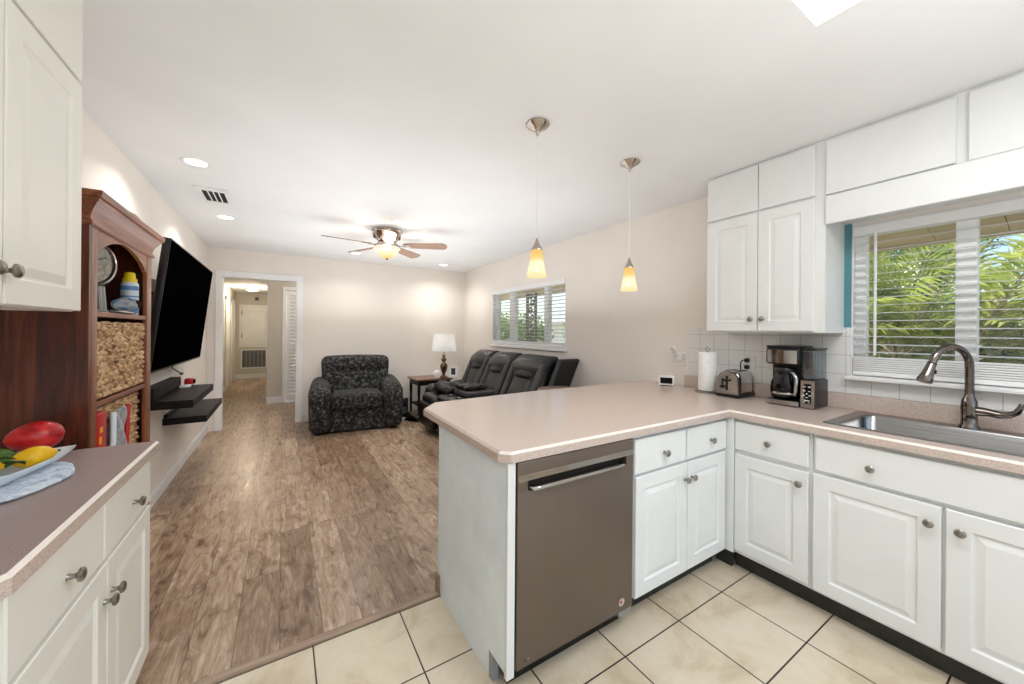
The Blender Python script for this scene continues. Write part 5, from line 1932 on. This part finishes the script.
def frond(mb, base, az, elev, L_, leaf, width, droop=1.0, n=26, st=None):
    d = Vector((cos(az) * cos(elev), sin(az) * cos(elev), sin(elev)))
    side = d.cross(Z_).normalized()
    pts = []
    p = Vector(base)
    k = 14
    for i in range(k + 1):
        pts.append(p.copy())
        t_ = i / k
        d = (d - Vector((0, 0, 1)) * droop * .11 * (t_ + .15)).normalized()
        p = p + d * L_ / k
    (st or mb).tube(pts, [.014 * (1 - .8 * i / k) for i in range(k + 1)], 5)
    for i in range(n):
        t_ = .18 + .80 * i / (n - 1)
        f_ = t_ * k
        a = int(min(k - 1, f_))
        q = pts[a].lerp(pts[a + 1], f_ - a)
        fw = (pts[a + 1] - pts[a]).normalized()
        ll = leaf * (sin(pi * (.12 + .80 * t_))) * LR.uniform(.85, 1.1)
        for sg in (-1, 1):
            dr = (side * sg * .80 + fw * .75 + Vector((0, 0, .22 - .25 * LR.random()))).normalized()
            m1 = q + dr * ll * .5
            m2 = q + dr * ll - Vector((0, 0, ll * .22))
            w_ = fw.cross(dr).normalized().cross(dr).normalized() * width
            b = len(mb.v)
            mb.v.extend([q - w_ * .4, q + w_ * .4, m1 + w_, m1 - w_, m2])
            mb.f.extend([(b, b + 1, b + 2, b + 3), (b + 3, b + 2, b + 4)])


def palm(label, loc, h, nfr, L_, leaf, width, mat, seed, elev=(.35, 1.35), stems=1, droop=1.0, name='garden_palm', az=None):
    LR.seed(seed)
    root = thing(name, label, 'palm', loc, 'garden palms beyond the kitchen window')
    tk, lv = MB(), MB()
    for s in range(stems):
        bx = Vector(loc) + Vector((LR.uniform(-.35, .35), LR.uniform(-.35, .35), 0)) * (0 if stems == 1 else 1)
        hh = h * LR.uniform(.75, 1.1)
        top_ = bx + Vector((LR.uniform(-.2, .2), LR.uniform(-.2, .2), hh))
        tk.tube([bx, bx.lerp(top_, .5) + Vector((.03, .02, 0)), top_], [.07, .055, .045] if stems == 1 else [.035, .03, .024], 8)
        for k in range(nfr):
            a = (2 * pi * k / nfr + LR.uniform(-.3, .3)) if az is None else LR.uniform(*az)
            frond(lv, top_, a, LR.uniform(*elev), L_ * LR.uniform(.8, 1.15), leaf, width, droop, st=tk)
    tk.build('trunk', MATS['bark'], root, smooth=60)
    lv.build('foliage', MATS[mat], root)
    return root


def shrub(name, label, loc, size, n, leaf, mat, seed, group, cat='shrub', trunk=0.0):
    rg = random.Random(seed)
    root = thing(name, label, cat, loc, group)
    lv = MB()
    cz = loc[2] + trunk + size[2] / 2
    blobs = [(rg.uniform(-.3, .3), rg.uniform(-.3, .3), rg.uniform(-.3, .3), rg.uniform(.3, .55)) for _ in range(9)]
    for i in range(n):
        bl = rg.choice(blobs)
        u = Vector((rg.gauss(0, 1), rg.gauss(0, 1), rg.gauss(0, 1))).normalized() * rg.random() ** .4 * bl[3]
        p = Vector((loc[0] + (bl[0] + u.x) * size[0], loc[1] + (bl[1] + u.y) * size[1], cz + (bl[2] + u.z) * size[2]))
        d = Vector((rg.uniform(-1, 1), rg.uniform(-1, 1), rg.uniform(-.5, 1))).normalized()
        s_ = d.cross(Vector((rg.uniform(-1, 1), rg.uniform(-1, 1), rg.uniform(-1, 1)))).normalized()
        l_ = leaf * rg.uniform(.7, 1.3)
        b = len(lv.v)
        lv.v.extend([p, p + d * l_ * .5 + s_ * l_ * .24, p + d * l_, p + d * l_ * .5 - s_ * l_ * .24])
        lv.f.append((b, b + 1, b + 2, b + 3))
    lv.build('foliage', MATS[mat], root)
    tk = MB()
    z0 = loc[2]
    for k in range(4):
        a = k * 1.6 + .4
        tk.tube([(loc[0], loc[1], z0), (loc[0] + .06 * cos(a) * size[0], loc[1] + .06 * sin(a) * size[1], z0 + trunk + size[2] * .25), (loc[0] + .25 * cos(a) * size[0], loc[1] + .25 * sin(a) * size[1], cz + size[2] * .2)],
                [.03 + .02 * trunk, .025 + .01 * trunk, .01], 6)
    tk.build('trunk', MATS['bark'], root, smooth=60)
    return root


GZ = -.15
palm('feathery palm clump straight outside the kitchen window, brightest fronds', (6.1, 1.15, GZ), 1.35, 11, 1.9, .52, .016, 'palm_leaf', 3, stems=4, droop=.8)
palm('palm with long arching fronds beyond the window mullion', (6.4, -.3, GZ), .62, 14, 1.7, .52, .017, 'palm_leaf', 5, stems=2, droop=1.1)
palm('dark spiky palm beside the near end of the kitchen window', (6.7, 2.0, GZ), 1.5, 12, 1.5, .36, .013, 'palm_leaf_dark', 8, stems=4, droop=.5)
palm('tall pale palm further back between the others', (8.2, 1.7, GZ), 2.0, 12, 1.9, .5, .017, 'palm_leaf_dark', 12, stems=2, droop=1.0)
shrub('garden_shrub', 'low green shrub below the palms outside the kitchen window', (5.3, .9, GZ), (.9, 1.5, 1.35), 1500, .14, 'shrub_leaf', 2, 'garden shrubs')
shrub('garden_shrub', 'green shrub with orange-red leaves at the edge of the kitchen window', (5.2, -.35, GZ), (.8, .9, 1.42), 900, .15, 'croton_leaf', 6, 'garden shrubs')
shrub('garden_shrub', 'broad dark hedge closing the garden behind the palms', (10.5, 2.6, GZ), (1.6, 5.0, 2.0), 4200, .24, 'tree_leaf', 7, 'garden shrubs')
shrub('garden_tree', 'leafy tree showing above the palms through the right-hand kitchen pane', (9.0, -1.7, GZ), (2.6, 2.2, 1.7), 650, .16, 'tree_leaf', 15, 'garden trees', 'tree', 2.3)
# view from the living room window
shrub('garden_tree', 'round leafy tree seen through the far pane of the living room window', (8.6, 14.0, GZ), (2.6, 2.6, 1.5), 2000, .2, 'shrub_leaf', 17, 'garden trees', 'tree', .6)
shrub('garden_tree', 'tree seen through the middle pane of the living room window', (12.4, 12.4, GZ), (2.4, 2.2, 1.5), 1500, .2, 'shrub_leaf', 18, 'garden trees', 'tree', .5)
shrub('garden_tree', 'leafy tree seen through the near pane of the living room window', (9.6, 8.6, GZ), (2.0, 2.0, 1.6), 1600, .18, 'tree_leaf', 19, 'garden trees', 'tree', 1.0)
nh = thing('neighbour_house', 'pale low house across the garden behind the living room window', 'house', (17, 17, GZ))
MB().box(15.5, 24, 10.5, 26, GZ, 1.9).build('wall', MATS['fence_block'], nh)
MB().prism([(15.0, 1.9), (19.7, 3.3), (24.4, 1.9)], 1, 10.2, 26.3).build('roof', MATS['roof_grey'], nh)
for y in (12.5, 16.5, 20.5):
    MB().box(15.44, 15.52, y, y + 1.5, .7, 1.6).build('window', MATS['black_gloss'], nh)
# wrought-iron porch post outside the living room window
pp = thing('porch_post', 'black wrought-iron scroll post outside the living room window', 'post', (3.62, 5.18, GZ))
m = MB()
for y in (5.055, 5.295):
    m.box(3.600, 3.640, y - .020, y + .020, GZ, 2.05)
m.build('bars', MATS['iron_black'], pp)
m = MB()
for k in range(9):
    z0 = .95 + k * .125
    pts = []
    for i in range(22):
        t_ = i / 21
        a = -pi * .5 + 2 * pi * 1.25 * t_
        r_ = .055 * (1 - .6 * t_)
        pts.append((3.62, 5.175 + (1 if k % 2 else -1) * (r_ * cos(a) - .03), z0 + r_ * sin(a) + .02))
    m.tube(pts, .014, 6)
    m.tube([(3.62, 5.06, z0 - .03), (3.62, 5.175, z0 + .005), (3.62, 5.29, z0 - .03)], .011, 6)
m.build('scrolls', MATS['iron_black'], pp, smooth=60)
